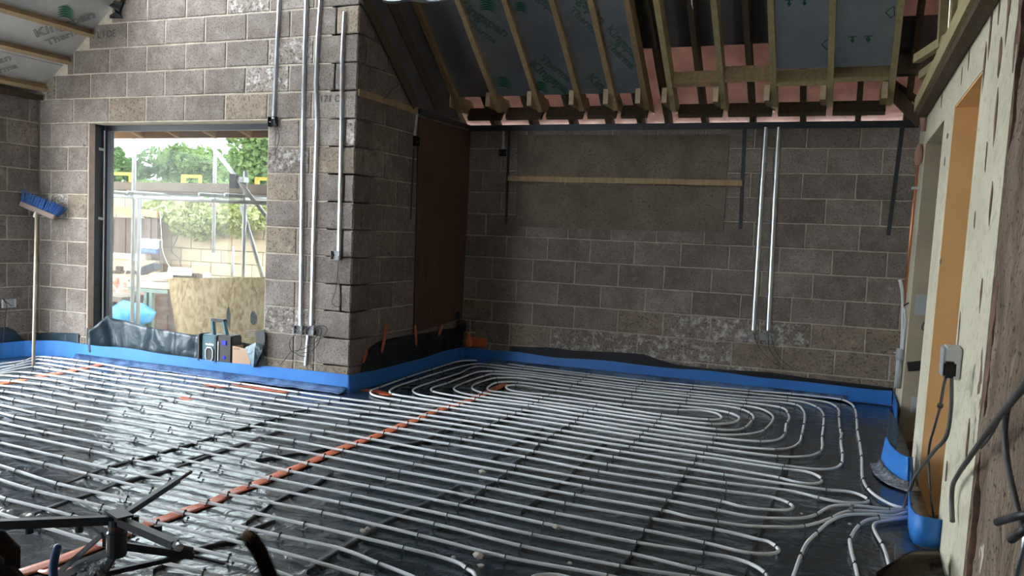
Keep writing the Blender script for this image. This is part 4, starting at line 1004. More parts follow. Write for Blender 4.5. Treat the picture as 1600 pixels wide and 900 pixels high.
run16 = T('B',1,[(-300,215,0),(0,290,0),(470,398),(920,507),(1590,670)])+T('B',2,[(570,802)])+T('D',2,[(1520,380)])+T('C',3,[(1010,605),(1400,705,0)])+T('C',4,[(0,775,0),(65,825),(120,855,0),(150,900,0),(140,960,0),(60,1010,0)])
run17 = T('B',1,[(-300,320,0),(0,415,0),(172,470),(603,605),(1333,765)])+T('D',2,[(320,270),(1275,495)])+T('C',3,[(350,615,0),(750,770),(1080,900,0),(1300,1000,0)])
run18 = T('B',1,[(-300,470,0),(0,565,0),(375,678),(1075,845)])+T('D',2,[(45,365),(900,570,0),(1060,605),(1460,710,0)])+T('C',3,[(555,885),(900,970,0)])
run19 = T('B',1,[(-300,650,0),(0,745,0),(75,768)])+T('D',1,[(735,297),(1100,405,0),(1355,470)])+T('D',2,[(240,580,0),(770,715),(1040,790,0),(1300,880,0),(1500,960,0)])
run20 = T('D',1,[(-300,185,0),(0,275,0),(430,405),(1040,590,0),(1543,735,0)])+T('D',2,[(110,770,0),(510,865),(900,960,0)])
loop_end = T('C',4,[(700,960,0),(760,905,0),(850,888,0),(920,884,0),(1010,889,0),(1080,905,0),(1300,960,0)])
PR = 0.0082; PZ = 0.0165
def clip_mesh():
    mb = MB(); r = PR+0.0016
    pts = [(0, -r-.003, -PZ+.004)]+[(0, -r*math.cos(a), r*math.sin(a)) for a in [math.pi*k/8 for k in range(9)]]+[(0, r+.003, -PZ+.004)]
    mb.tube(pts, 0.0028, 5)
    mb.box((0, 0, r+.004), (0.006, 0.010, 0.007))
    mb.box((0, -r-.006, -PZ+.006), (0.010, 0.008, 0.006)); mb.box((0, r+.006, -PZ+.006), (0.010, 0.008, 0.006))
    me = mb.mesh('pipe_clip'); me.materials.append(MATS['black_plastic']); return me
CLIP = clip_mesh()
def heating_pipe(data, label):
    pts = [onZ(x, y, PZ) for x, y, c in data]
    # keep clear of the left wall
    pts2 = []; fl = []
    for p, d in zip(pts, data):
        if p.x < XL+0.12: p = Vector((XL+0.12, p.y, p.z))
        if pts2 and (p-pts2[-1]).length < 0.02: continue
        pts2.append(p); fl.append(d[2])
    # runs that leave the picture on the left carry on towards the left wall
    for end in (0, -1):
        if -50 < data[end][0] < 0:
            a_, b_ = (pts2[0], pts2[1]) if end == 0 else (pts2[-1], pts2[-2])
            d_ = (a_-b_).normalized()
            if d_.x < -0.3 and a_.x > XL+.5:
                q_ = a_+d_*((XL+.45-a_.x)/d_.x); q_.y = max(q_.y, 0.3)
                if end == 0: pts2.insert(0, q_); fl.insert(0, 0)
                else: pts2.append(q_); fl.append(0)
    C = catmull(pts2, 0.035)
    C = [Vector((p.x, p.y, PZ)) for p in C]
    mb = MB(); mb.tube(C, PR, 8)
    root = mb.build('heating_pipe', 'pipe', None, smooth=True)
    tag(root, label, 'pipe', 'underfloor heating pipes')
    for i, (p, f) in enumerate(zip(pts2, fl)):
        if not f: continue
        a = pts2[max(i-1, 0)]; b = pts2[min(i+1, len(pts2)-1)]
        # direction from the smooth curve
        k = min(range(len(C)), key=lambda q: (C[q]-p).length_squared)
        t = C[min(k+1, len(C)-1)]-C[max(k-1, 0)]
        put('pipe_clip', CLIP, None, root, loc=p, rz=math.atan2(t.y, t.x))
    return root
heating_pipe(spiral, 'pale grey heating pipe wound in a nested spiral in front of the far wall')
heating_pipe(run23, 'pale grey heating pipe with the hairpin bend next below the spiral')
heating_pipe(run45, 'heating pipe whose hairpin bend reaches furthest right, near the blue curl')
heating_pipe(run67, 'heating pipe with a hairpin bend just above the tan feed pipes')
heating_pipe(run8, 'upper heating pipe sweeping in an S-bend to the doorway on the right')
heating_pipe(run9, 'lower heating pipe joining the bundle that enters the orange doorway')
heating_pipe(feed1, 'tan-lit feed pipe curving down from the bundle, leftmost of three')
heating_pipe(feed2, 'tan-lit feed pipe curving down from the bundle, middle of three')
heating_pipe(feed3, 'short feed pipe ending under the brown sheet by the doorway')
heating_pipe(run1011, 'heating pipe with a tight hairpin bend left of the tan feed pipe')
heating_pipe(run1213, 'heating pipe with the lowest hairpin bend, at the bottom right of the floor')
heating_pipe(run14, 'heating pipe leaving the bottom edge just left of the lowest hairpin')
heating_pipe(run15, 'heating pipe crossing to the bottom edge above the lone small bend')
heating_pipe(run16, 'heating pipe ending in a small bend at the bottom centre')
heating_pipe(run17, 'heating pipe leaving the bottom edge left of the small bend')
heating_pipe(run18, 'heating pipe passing behind the dark furry tail tip')
heating_pipe(run19, 'heating pipe passing just behind the folding stand')
heating_pipe(run20, 'heating pipe passing under the folding stand arms')
heating_pipe(loop_end, 'top of a heating pipe loop peeping in at the bottom edge')

# mortar crumbs on the polythene
def crumb(px, py, r, label):
    c = onZ(px, py, r*0.6)+Vector((0, 0, .006)); bm = bmesh.new(); bmesh.ops.create_icosphere(bm, subdivisions=1, radius=r)
    for v in bm.verts: v.co = Vector((v.co.x*random.uniform(.7, 1.5), v.co.y*random.uniform(.6, 1.2), v.co.z*random.uniform(.4, .8)))
    me = bpy.data.meshes.new('mortar_crumb'); bm.to_mesh(me); bm.free()
    return tag(put('mortar_crumb', me, 'crumb', loc=c), label, 'mortar crumb', 'mortar crumbs on the floor')
for (x, y, r, lb_) in [(735, 685, .016, 'flat pale crumb touching a pipe right of the orange tape line'), (753, 739, .020, 'rounded pale crumb between pipes at the floor centre'), (567, 831, .016, 'pale crumb beside a fold near the bottom centre left'), (574, 828, .014, 'long pale crumb next to the fold near the bottom centre left'), (747, 870, .024, 'flat crumbled piece near the lone pipe bend'), (751, 886, .015, 'round pale crumb below the flat crumbled piece'), (870, 826, .018, 'pale crumb tucked under a pipe at the bottom centre'), (890, 882, .010, 'tiny pink crumb near the bottom edge'), (1252, 804, .008, 'tiny white crumb near the tan feed pipe'), (1328, 820, .010, 'small pale crumb right of the S-bend pipe'), (709, 873, .012, 'pale crumb lying on a pipe near the lone bend')]:
    crumb(x, y, r, lb_)
m = MB().sheet(quad_sheet([(1322, 800), (1336, 799), (1334, 788), (1324, 793)], [dd(1322, 800)-.03]*2+[dd(1322, 800)-.05]*2, 4, 4, .02, 9), .002, (0, -1, 0))
tag(m.build('plastic_scrap', 'clear_wrap'), 'crumpled clear plastic scrap between the bundled pipes', 'scrap')

# ================================================================== THINGS ON THE WALLS
def capping(pts, w, d, out, name, label, material='galvanised', clips=True):
    """galvanised half-round cable capping fixed to a wall along points"""
    P = [Vector(p) for p in pts]; out = Vector(out); n = 8; mb = MB(); m_ = len(P)
    for i, p in enumerate(P):
        t = (P[min(i+1, m_-1)]-P[max(i-1, 0)]).normalized(); s = t.cross(out).normalized()
        for k in range(n+1):
            a = math.pi*k/n; mb.v.append(p+s*(w/2*math.cos(a))+out*(d*math.sin(a)+.002))
    q = n+1
    for i in range(m_-1):
        for k in range(n): mb.f.append((i*q+k, i*q+k+1, (i+1)*q+k+1, (i+1)*q+k))
        mb.f.append((i*q+n, i*q, (i+1)*q, (i+1)*q+n))
    mb.f.append(tuple(range(q))); mb.f.append(tuple((m_-1)*q+k for k in reversed(range(q))))
    return tag(mb.build(name, material, smooth=False), label, 'cable capping')
oW, oR, oL = (0, -1, 0), (1, 0, 0), (1, 0, 0)
capping([onY(438, -20, YW), onY(432, 100, YW), onY(428, 186, YW)], .036, .018, oW, 'cable_capping', 'shortest steel capping on the lit pier, leftmost, ending at a black box')
capping([onY(480, -20, YW), onY(475, 130, YW), onY(472, 330, YW), onY(470, 508, YW)], .038, .018, oW, 'cable_capping', 'left of the two long steel cappings on the lit pier')
capping([onY(503, -20, YW), onY(497, 60, YW), onY(494, 130, YW), onY(496, 190, YW), onY(491, 340, YW), onY(487, 508, YW)], .038, .018, oW, 'cable_capping', 'right of the two long steel cappings on the lit pier')
capping([onY(539, 19, YW), onY(535, 90, YW), onY(534, 200, YW), onY(530, 392, YW)], .036, .018, oW, 'cable_capping', 'steel capping on the lit pier nearest its corner')
capping([onY(482, 524, YW), onY(478, 571, YW)], .034, .018, oW, 'cable_capping', 'short steel capping below the pair of socket boxes low on the pier')
capping([onY(1197, 199, YB), onY(1190, 300, YB), onY(1177, 516, YB)], .050, .026, oW, 'cable_capping', 'left of the two bright steel cappings on the far wall')
capping([onY(1217, 199, YB), onY(1211, 300, YB), onY(1200, 516, YB)], .050, .026, oW, 'cable_capping', 'right of the two bright steel cappings on the far wall')
capping([onX(722, 203, XR+.001), onX(713, 488, XR+.001)], .02, .012, oR, 'cable_capping', 'left of two thin steel cappings in the far left corner')
capping([onY(730, 203, YB), onY(720, 485, YB)], .016, .012, oW, 'cable_capping', 'right of two thin steel cappings in the far left corner')
capping([onX(651, 178, XR), onX(647, 212, XR)], .035, .014, oR, 'cable_capping', 'short capping above the box on the shaded return wall')
capping([onY(786, 205, YB), onY(786, 234, YB)], .040, .016, oW, 'cable_capping', 'short steel capping above the box left of the boards')
def strap(a, b, w, plane, out, label):
    p, q = plane(*a), plane(*b); m = MB(); m.beam(p+Vector(out)*.004, q+Vector(out)*.004, w, .004, Vector(out)); return tag(m.build('holding_strap', 'strap_dark'), label, 'strap')
strap((1164, 198), (1157, 358), .034, pB, oW, 'dark holding-down strap at the right end of the wall boards')
strap((1410, 198), (1388, 368), .034, pB, oW, 'dark holding-down strap near the old wall corner')
strap((796, 203), (791, 350), .028, pB, oW, 'dark holding-down strap at the left end of the wall boards')
strap((646, 232), (641, 342), .022, pR, oR, 'dark strap below the box on the shaded return wall')

def back_box(c, w, h, d, out, name, label, cables=(), material='steel_box', cmat='cable_dark', cr=.0035):
    out = Vector(out); c = Vector(c); side = out.cross(Vector((0, 0, 1))).normalized()
    t = thing(name, label, 'electrical box', c)
    R = Matrix((side, out, Vector((0, 0, 1)))).transposed(); m = MB(); th = .003
    m.box(c+out*.003, (w, .004, h), R)
    for s in (-1, 1):
        m.box(c+out*d/2+side*(s*(w/2-th/2)), (th, d, h), R); m.box(c+out*d/2+Vector((0, 0, s*(h/2-th/2))), (w, d, th), R)
    bb_ = m.build('box_body', material, t)
    for s in (-1, 1): MB().lathe(c+side*(s*w*.32)+out*.006, [(.004, 0), (.004, d*.6), (.001, d*.62)], 6, axis=out).build('fixing_lug', 'galvanised', bb_)
    for pts in cables:
        MB().tube(catmull([Vector(p) for p in pts], .02), cr, 6).build('cable', cmat, t, smooth=True)
    return t
q = lambda x, y, o=.03: onY(x, y, YW-o)
back_box(q(428, 191, 0), .075, .085, .035, oW, 'socket_box', 'black switch box under the shortest capping on the lit pier', [[q(428, 190), q(431, 205), q(430, 225), q(431, 250)], [q(430, 192), q(436, 210), q(433, 230), q(427, 243)]], material='black_plastic')
back_box(q(527, 399, 0), .085, .075, .035, oW, 'socket_box', 'steel socket box under the capping nearest the pier corner', [[q(529, 400), q(528, 420), q(524, 455), q(519, 473), q(524, 479), q(531, 478), q(532, 465), q(528, 430)]])
back_box(q(469, 515, 0), .080, .075, .035, oW, 'socket_box', 'left steel socket box with tangled cables low on the pier', [[q(468, 516), q(460, 524), q(453, 533), q(453, 545), q(462, 552), q(470, 556), q(477, 557)], [q(470, 518), q(471, 530), q(469, 545), q(462, 550)], [q(472, 520), q(485, 510), q(497, 515), q(490, 532), q(475, 545), q(455, 550), q(445, 562), q(437, 571)]])
back_box(q(487, 516, 0), .085, .075, .035, oW, 'socket_box', 'right steel socket box with looping cables low on the pier', [[q(488, 516), q(498, 509), q(508, 510), q(511, 515), q(506, 524), q(495, 533), q(478, 541)], [q(490, 518), q(502, 512), q(500, 528), q(495, 540), q(485, 549), q(469, 552)]], material='steel_box')
qb = lambda x, y, o=.03: onY(x, y, YB-o)
back_box(qb(1174, 523, 0), .06, .06, .03, oW, 'socket_box', 'small steel box under the left bright capping on the far wall', [[qb(1177, 520), qb(1185, 540), qb(1203, 562), qb(1222, 574)]], cr=.0025)
back_box(qb(1198, 526, 0), .14, .07, .03, oW, 'socket_box', 'double steel box under the right bright capping on the far wall', [[qb(1200, 522), qb(1202, 545), qb(1212, 560), qb(1221, 570)], [qb(1205, 525), qb(1212, 548), qb(1221, 562), qb(1240, 577)]], cr=.0025)
back_box(onX(712, 492, XR), .05, .07, .03, oR, 'socket_box', 'left small steel box at the foot of the far corner cappings')
back_box(qb(720, 490, 0), .05, .07, .03, oW, 'socket_box', 'right small steel box at the foot of the far corner cappings', [[qb(722, 495), qb(727, 505), qb(737, 512), qb(741, 506)]], cr=.003)
back_box(onX(648, 221, XR), .07, .09, .035, oR, 'socket_box', 'dark box high on the shaded return wall', material='black_plastic')
back_box(qb(786, 239, 0), .075, .07, .03, oW, 'socket_box', 'dark box left of the boards on the far wall', material='black_plastic')
ql = lambda x, y, o=.03: onX(x, y, XL+o)
back_box(ql(12, 474, 0), .13, .08, .03, oL, 'socket_box', 'pale twin socket box low on the left wall', [[ql(5, 468), ql(10, 475), ql(8, 500), ql(5, 535)], [ql(3, 465), ql(10, 472), ql(18, 478)]], material='light_plastic')

# boards on the far wall
def wall_board(px, z_t, name, material, label, cat='board'):
    P = [onY(x, y, YB-.003) for x, y in px]; m = MB(); m.prism(P, (0, -z_t, 0)); return tag(m.build(name, material), label, cat)
wall_board([(809, 211), (950, 211), (1139, 210), (1140, 222), (1135, 281), (900, 277), (808, 275)], .012, 'shuttering_board', 'shuttering_board', 'upper weathered board covering the opening in the far wall')
wall_board([(808, 288), (1000, 290), (1135, 291), (1130, 363), (960, 359), (805, 354)], .012, 'shuttering_board', 'shuttering_board', 'lower weathered board covering the opening in the far wall')
wall_board([(795, 275), (1160, 282), (1160, 291), (795, 283)], .03, 'batten', 'timber', 'greenish batten fixed across the gap between the two wall boards', 'timber')
P = [onX(x, y, XR+.003) for x, y in [(653, 183), (735, 206), (721, 497), (645, 520)]]
m = MB(); m.prism(P, (.012, 0, 0)); tag(m.build('plywood_sheet', 'plywood_red'), 'dark red-brown plywood sheet on the shaded return wall', 'board')
# hanging thin cable from the roof over the far wall boards
m = MB(); m.tube(catmull([onY(1009, 165, 7.62), onY(1010, 190, 7.62), onY(1009, 225, 7.64), onY(1004, 240, 7.64), onY(987, 259, 7.66)], .02), .003, 5)
tag(m.build('hanging_cable', 'cable_grey', smooth=True), 'thin grey cable hanging from the rafters over the boards', 'cable')
m = MB(); m.tube(catmull([onD(1082, -10, 6.2), onD(1081, 5, 6.2), onD(1083, 14, 6.2)], .02), .003, 5); tag(m.build('hanging_cable', 'white_cable'), 'pale cable end dangling at the top of the roof', 'cable')
m = MB(); m.tube(catmull([onX(600, 155, XR+.05), onX(615, 138, XR+.1), onX(632, 128, XR+.15), onX(650, 122, XR+.2)], .02), .004, 5); tag(m.build('hanging_cable', 'cable_grey'), 'grey cable looping through the dark valley above the return wall', 'cable')
# tap and pipe stub in the far corner
t = thing('stop_tap', 'small brass stop tap on an orange base in the far left corner', 'tap', (XR+.12, YB-.08, .22))
m = MB(); m.lathe((XR+.12, YB-.08, .17), [(.035, 0), (.04, .05), (.02, .08), (.016, .13)], 10); m.build('tap_base', 'orange_tape', t)
m = MB(); m.tube([(XR+.05, YB-.08, .315), (XR+.19, YB-.08, .315)], .008, 6); m.lathe((XR+.12, YB-.08, .29), [(.012, 0), (.012, .03)], 8); m.build('tap_handle', 'brass', t)
m = MB(); m.sheet([[onX(718, 500, XR+.03), onX(733, 500, XR+.02)], [onX(716, 508, XR+.05), onX(735, 507, XR+.05)], [onX(722, 516, XR+.05), onX(735, 522, XR+.05)]], .01, (-1, 0, 0)); tag(m.build('corner_sleeve', 'polythene_matt'), 'black sleeve poking out above the upstand in the far corner', 'sleeve')

# ------------------------------------------------------------------ services beside the old wall
def wpt(px, py, X): return onX(px, py, X)
cp = thing('copper_pipe', 'copper pipe with lagged lengths climbing the corner by the old wall', 'pipe', (0.46, 7.2, 1))
a = onY(1437, 228, 7.35); b = onY(1412, 480, 7.35)
MB().tube([a, a.lerp(b, .5), b], .012, 8).build('pipe_run', 'copper', cp, smooth=True)
lg = [onY(1445, 165, 7.35), onY(1443, 205, 7.35)]; MB().tube([lg[0], lg[0].lerp(lg[1], .3), lg[0].lerp(lg[1], .7), lg[1]], [.02, .034, .03, .016], 8).build('lagging', 'pipe_lagging', cp, smooth=True)
lg = [onY(1438, 225, 7.34), onY(1434, 258, 7.34)]; MB().tube([lg[0], lg[0].lerp(lg[1], .4), lg[0].lerp(lg[1], .8), lg[1]], [.018, .034, .03, .018], 8).build('lagging', 'pipe_lagging', cp, smooth=True)
MB().box(onY(1432, 294, 7.34), (.07, .02, .02)).build('pipe_bracket', 'light_plastic', cp)
gp = thing('conduit_pipe', 'pale grey plastic conduits rising beside the copper pipe', 'conduit', (0.42, 7.2, .5))
MB().tube(catmull([onY(1406, 437, 7.35), onY(1410, 455, 7.35), onY(1411, 490, 7.35), onY(1409, 547, 7.35)], .05), .014, 8).build('conduit', 'light_plastic', gp, smooth=True)
MB().tube([onY(1413, 482, 7.33), onY(1415, 500, 7.33), onY(1411, 547, 7.33)], .010, 8).build('conduit', 'light_plastic', gp, smooth=True)
MB().tube([onY(1408, 545, 7.34), onY(1406, 562, 7.34)], .034, 10).build('coupling', 'grey_plastic', gp, smooth=True)
MB().tube([onY(1406, 562, 7.34), onY(1402, 606, 7.34)], .026, 10).build('waste_pipe', 'grey_plastic', gp, smooth=True)
MB().lathe(onY(1402, 551, 7.31), [(.006, 0), (.006, .03)], 6, axis=(-1, -.5, 0)).build('clamp_screw', 'galvanised', gp)
MB().tube([onY(1412, 478, 7.32), onY(1420, 473, 7.32)], .006, 5).build('cable_tie', 'black_plastic', gp)
p0 = Vector((XOz(.6)+.015, YO[0]-.03, onY(1414, 572, YO[0]).z)); m = MB(); m.beam(p0, p0+Vector((.19, 0, .04)), .006, .075, Vector((0, 0, 1)))
tag(m.build('black_strap', 'black_plastic'), 'black strap stretched across the buff door jamb', 'strap')
t = thing('wall_switch', 'small grey and black switch box low on the buff door jamb', 'switch', onY(1428, 632, YO[0]-.02))
c = onY(1428, 632, YO[0]-.03)
MB().box(c, (.04, .03, .13)).build('switch_body', 'grey_plastic', t, bevel=.004); MB().box(c+Vector((.035, .004, 0)), (.035, .03, .12)).build('switch_side', 'black_plastic', t, bevel=.004)
m = MB(); m.tube(catmull([onY(1446, 502, YO[0]-.02), onY(1442, 508, YO[0]-.04), onY(1441, 514, YO[0]-.04), onY(1446, 516, YO[0]-.03)], .01), .006, 6); tag(m.build('wall_hook', 'cable_dark'), 'small dark hook on the grey band of the buff jamb', 'hook')
m = MB(); m.box(onY(1433, 668, YO[0]-.02), (.03, .015, .04)); m.box(onY(1433, 664, YO[0]-.028), (.015, .01, .015)); tag(m.build('pipe_clip_plate', 'light_plastic'), 'tiny pale clip plate below the switch on the buff jamb', 'clip')

# socket, plug and flexes on the plaster pier
sc = onX(1497, 567, XOz(.85)-.01)
t = thing('wall_socket', 'pale grey surface socket box on the plaster beside the orange doorway', 'socket', sc)
MB().span((sc.x-.055, sc.y-.05, sc.z-.07), (sc.x+.008, sc.y+.10, sc.z+.07)).build('socket_box', 'light_plastic', t, bevel=.006)
MB().span((sc.x-.063, sc.y-.045, sc.z-.065), (sc.x-.053, sc.y+.095, sc.z+.065)).build('face_plate', 'grey_plastic', t, bevel=.003)
pc = onX(1479, 577, sc.x-.085)
t = thing('power_plug', 'black plug with a flex hanging from the pale wall socket', 'plug', pc)
MB().box(pc+Vector((.01, 0, .0)), (.045, .05, .065)).build('plug_body', 'black_plastic', t, bevel=.008)
fl = lambda pts, dx: [onX(x, y, .40-dx*k) for k, (x, y) in enumerate(pts)]
A = [pc+Vector((0, 0, -.03))]+[onX(x, y, X) for x, y, X in [(1474, 605, .42), (1469, 634, .43), (1460, 668, .45), (1452, 699, .47), (1451, 723, .48), (1453, 760, .49), (1458, 800, .50), (1465, 840, .52)]]
MB().tube(catmull(A, .03), .006, 6).build('flex', 'cable_grey', t, smooth=True)
MB().lathe(onX(1469, 634, .43), [(.008, -.012), (.012, -.006), (.012, .006), (.008, .012)], 8, axis=(.3, .2, 1)).build('flex_grommet', 'cable_dark', t)
B = [onX(x, y, X) for x, y, X in [(1487, 592, .44), (1487, 615, .43), (1486, 640, .42), (1481, 675, .41), (1460, 704, .40), (1440, 730, .39), (1427, 751, .38), (1415, 785, .37), (1408, 810, .365), (1402, 850, .36)]]
B[-1] = onZ(1400, 868, .03); B.append(onZ(1401, 878, .015)); B.append(onZ(1412, 887, .02)); B.append(onZ(1440, 897, .02)); B.append(onZ(1480, 903, .02))
m = MB(); m.tube(catmull(B, .03), .008, 7); tag(m.build('power_flex', 'cable_grey', smooth=True), 'grey flex looping from the wall socket down to the floor', 'cable')
C1 = [onX(x, y, X) for x, y, X in [(1615, 575, .40), (1598, 605, .41), (1570, 640, .42), (1545, 672, .44), (1515, 715, .45), (1498, 740, .46), (1488, 762, .465), (1487, 785, .47), (1488, 815, .47)]]
m = MB(); m.tube(catmull(C1, .02), .0095, 8); tag(m.build('wall_cable', 'cable_grey', smooth=True), 'thick grey cable bending down the hacked plaster edge, nearest the camera', 'cable')
C2 = [onX(x, y, X) for x, y, X in [(1605, 600, .42), (1588, 615, .425), (1574, 640, .43), (1570, 675, .435), (1574, 720, .44), (1584, 770, .44), (1594, 810, .45), (1605, 850, .45)]]
m = MB(); m.tube(catmull(C2, .02), .008, 8); tag(m.build('wall_cable', 'cable_grey', smooth=True), 'grey cable dropping straight down the bare stone at the right edge', 'cable')
C3 = [onX(x, y, X) for x, y, X in [(1612, 597, .43), (1585, 625, .44), (1562, 655, .46), (1545, 685, .47), (1532, 700, .475)]]
m = MB(); m.tube(catmull(C3, .02), .005, 6); tag(m.build('wall_cable', 'cable_grey', smooth=True), 'thin grey cable running behind the thick one on the stone', 'cable')
for a, b, lb_ in [((1558, 816), (1625, 800), 'upper cut end of black cable poking in at the right edge'), ((1580, 843), (1625, 812), 'lower cut end of black cable poking in at the right edge')]:
    m = MB(); m.tube([onX(*a, .40), onX((a[0]+b[0])/2, (a[1]+b[1])/2-2, .41), onX(*b, .44)], .010, 8); tag(m.build('cable_end', 'cable_dark', smooth=True), lb_, 'cable')
m = MB(); m.tube([onX(1590, 905, .44), onX(1600, 860, .44), onX(1606, 820, .44)], .008, 8); tag(m.build('steel_rod', 'galvanised', smooth=True), 'pale steel tube at the very bottom right edge', 'tube')
# brown sheet at the doorway foot
g = []
pts = [[(1370, 905), (1395, 905), (1430, 905), (1478, 905)], [(1369, 893), (1392, 886), (1425, 880), (1472, 880)], [(1384, 884), (1402, 876), (1425, 868), (1468, 866)], [(1400, 874), (1408, 868), (1428, 860), (1466, 861)]]
hz = [.02, .06, .11, .12]
grid = [[onZ(x, y, hz[j]+.02*math.sin(i*1.7)) for i, (x, y) in enumerate(r)] for j, r in enumerate(pts)]
m = MB(); m.sheet(grid, .004, (0, 0, -1)); tag(m.build('brown_sheet', 'brown_sheet', smooth=True), 'dark brown sheet curled over the pipe end at the doorway foot', 'sheet')

# ================================================================== BROOM
bb = onZ(52, 573, .012); bt = onX(57, 333, XL+.19); bt.y = min(bt.y, YW-.14)
t = thing('broom', 'upturned broom with blue bristles leaning in the left corner', 'broom', bb)
MB().tube([bb, bb.lerp(bt, .5), bt], .0135, 8).build('handle', 'handle_wood', t, smooth=True)
hc = bt+Vector((0.0, .02, .02)); ax = (onX(85, 345, XL+.10)-onX(12, 314, XL+.10)); ax = Vector((ax.x*.3, ax.y, ax.z)); 
ax = Vector((.75, .25, -.28)).normalized()
up2 = Vector((-.35, .15, .9)); up2 = (up2-ax*up2.dot(ax)).normalized(); fr = ax.cross(up2)
R = Matrix((ax, fr, up2)).transposed()
MB().box(hc, (.36, .065, .045), R).build('stock', 'broom_stock', t, bevel=.006)
MB().lathe(hc-up2*.05, [(.016, -.02), (.022, .0), (.024, .035)], 10, axis=up2).build('ferrule', 'light_plastic', t)
mb = MB()
for i in range(26):
    for j in range(5):
        p = hc+ax*(-.175+.35*i/25)+fr*(-.022+.011*j)+up2*.015
        d = up2*(.11+random.uniform(-.01, .01))+ax*((i-12.5)/12.5*.035+random.uniform(-.012, .012))+fr*((j-2)*.012+random.uniform(-.008, .008))
        mb.tube([p, p+d*.6, p+d], [.0055, .0055, .003], 4)
o = mb.build('bristles', 'broom_blue', t); o['label'] = 'blue bristles'; o['kind'] = 'stuff'

# ================================================================== RADIO AND BOX ON THE SILL
ry = YW+.0
r0 = onY(318, 566, ry); r1 = onY(352, 571, ry); zt = onY(330, 530, ry).z
rb = Vector((r0.x, ry, WZ0+.005))
t = thing('site_radio', 'teal and black site radio with a carry handle on the window sill', 'radio', rb)
W = .30; H = .235; Dp = .12; x0 = onY(311, 555, ry).x; x1 = onY(364, 555, ry).x; W = x1-x0
zb = WZ0+.012; zt = onY(345, 523, ry).z; H = zt-zb; xm = x0+W*.60
rbody = MB().span((x0+.03, ry-.01, zb), (xm, ry+Dp, zt-.01)).build('body', 'radio_teal', t, bevel=.012)
MB().span((xm-.01, ry-.02, zb), (x1, ry+Dp, zt)).build('side_housing', 'radio_black', t, bevel=.012)
for xx in (x0+.018, xm-.018): MB().span((xx-.018, ry-.03, zb), (xx+.018, ry+Dp*.9, zt-.005)).build('bumper', 'radio_black', t, bevel=.01)
hx0, hx1 = x0+W*.32, x0+W*.70; hz = onY(345, 499, ry).z
m = MB(); m.beam((hx0+.02, ry+.03, zt-.03), (hx0, ry+.03, hz-.012), .03, .035, Vector((0, 1, 0))); m.build('handle_post', 'radio_teal', t, bevel=.005)
m = MB(); m.beam((hx1+.02, ry+.03, zt-.02), (hx1-.02, ry+.03, hz-.012), .03, .035, Vector((0, 1, 0))); m.build('handle_post', 'radio_teal', t, bevel=.005)
MB().span((hx0-.015, ry+.01, hz-.03), (hx1-.0, ry+.055, hz)).build('handle_grip', 'radio_black', t, bevel=.008)
mx = (x0+.03+xm)/2
m = MB(); oc = [(a_*.72, b_*.9) for a_, b_ in [(-.052, -.03), (-.052, .035), (-.03, .062), (.03, .062), (.052, .035), (.052, -.03), (.035, -.062), (-.035, -.062)]]
rim = [(mx+a*1.05, ry-.016, zb+H*.30+b*1.05) for a, b in oc]; m.tube([Vector(p) for p in rim+[rim[0]]], .006, 6); o = m.build('speaker_rim', 'radio_silver', rbody); o['label'] = 'silver eight-sided speaker rim'
m = MB(); m.prism([(mx+a, ry-.011, zb+H*.30+b) for a, b in oc], (0, -.004, 0)); m.build('speaker_grille', 'radio_black', rbody)
dsp = MB().span(((xm+x1)/2-.022, ry-.026, zt-.085), ((xm+x1)/2+.016, ry-.018, zt-.045)).build('display', 'radio_display', t); dsp['label'] = 'lit blue display'
MB().span(((xm+x1)/2-.018, ry-.025, zb+.05), ((xm+x1)/2+.008, ry-.018, zb+.075)).build('key_light', 'radio_display', t)
MB().span((xm+.004, ry-.027, zb+.03), (xm+.011, ry-.019, zt-.06)).build('side_bar', 'radio_silver', t)
text_mesh('maker_lettering', 'makita', (mx-.045, ry-.0105, zb+H*.60), (mx+.045, ry-.0105, zb+H*.60), (0, -1, 0), 'white_print', t, bold=.02)
cx0, cx1 = onY(365.5, 560, ry).x, onY(393, 575, ry).x; zc = onY(365, 540, ry).z; zc2 = onY(392, 546, ry).z
t = thing('cardboard_box', 'small open brown cardboard box beside the radio', 'box', ((cx0+cx1)/2, ry, WZ0))
m = MB(); m.prism([(cx0, ry-.02, WZ0+.005), (cx1, ry-.02, WZ0+.005), (cx1, ry-.02, zc2), (cx0, ry-.02, zc)], (0, .004, 0)); m.build('front_panel', 'cardboard', t)
m = MB(); m.span((cx0, ry-.016, WZ0+.005), (cx0+.004, ry+.12, zc)); m.build('side_panel', 'cardboard', t)
m = MB(); m.span((cx1-.004, ry-.016, WZ0+.005), (cx1, ry+.12, zc2)); m.build('side_panel', 'cardboard', t)
m = MB(); m.span((cx0, ry+.116, WZ0+.005), (cx1, ry+.12, zc)); m.build('back_panel', 'cardboard_inside', t)
m = MB(); m.span((cx0+.004, ry-.01, WZ0+.004), (cx1-.004, ry+.116, WZ0+.04)); m.build('bottom_panel', 'cardboard_inside', t)
text_mesh('printed_lettering', '1401047', (cx0+.012, ry-.021, zc-.028), (cx0+.08, ry-.021, zc-.030), (0, -1, 0), 'pencil', t, bold=.01)
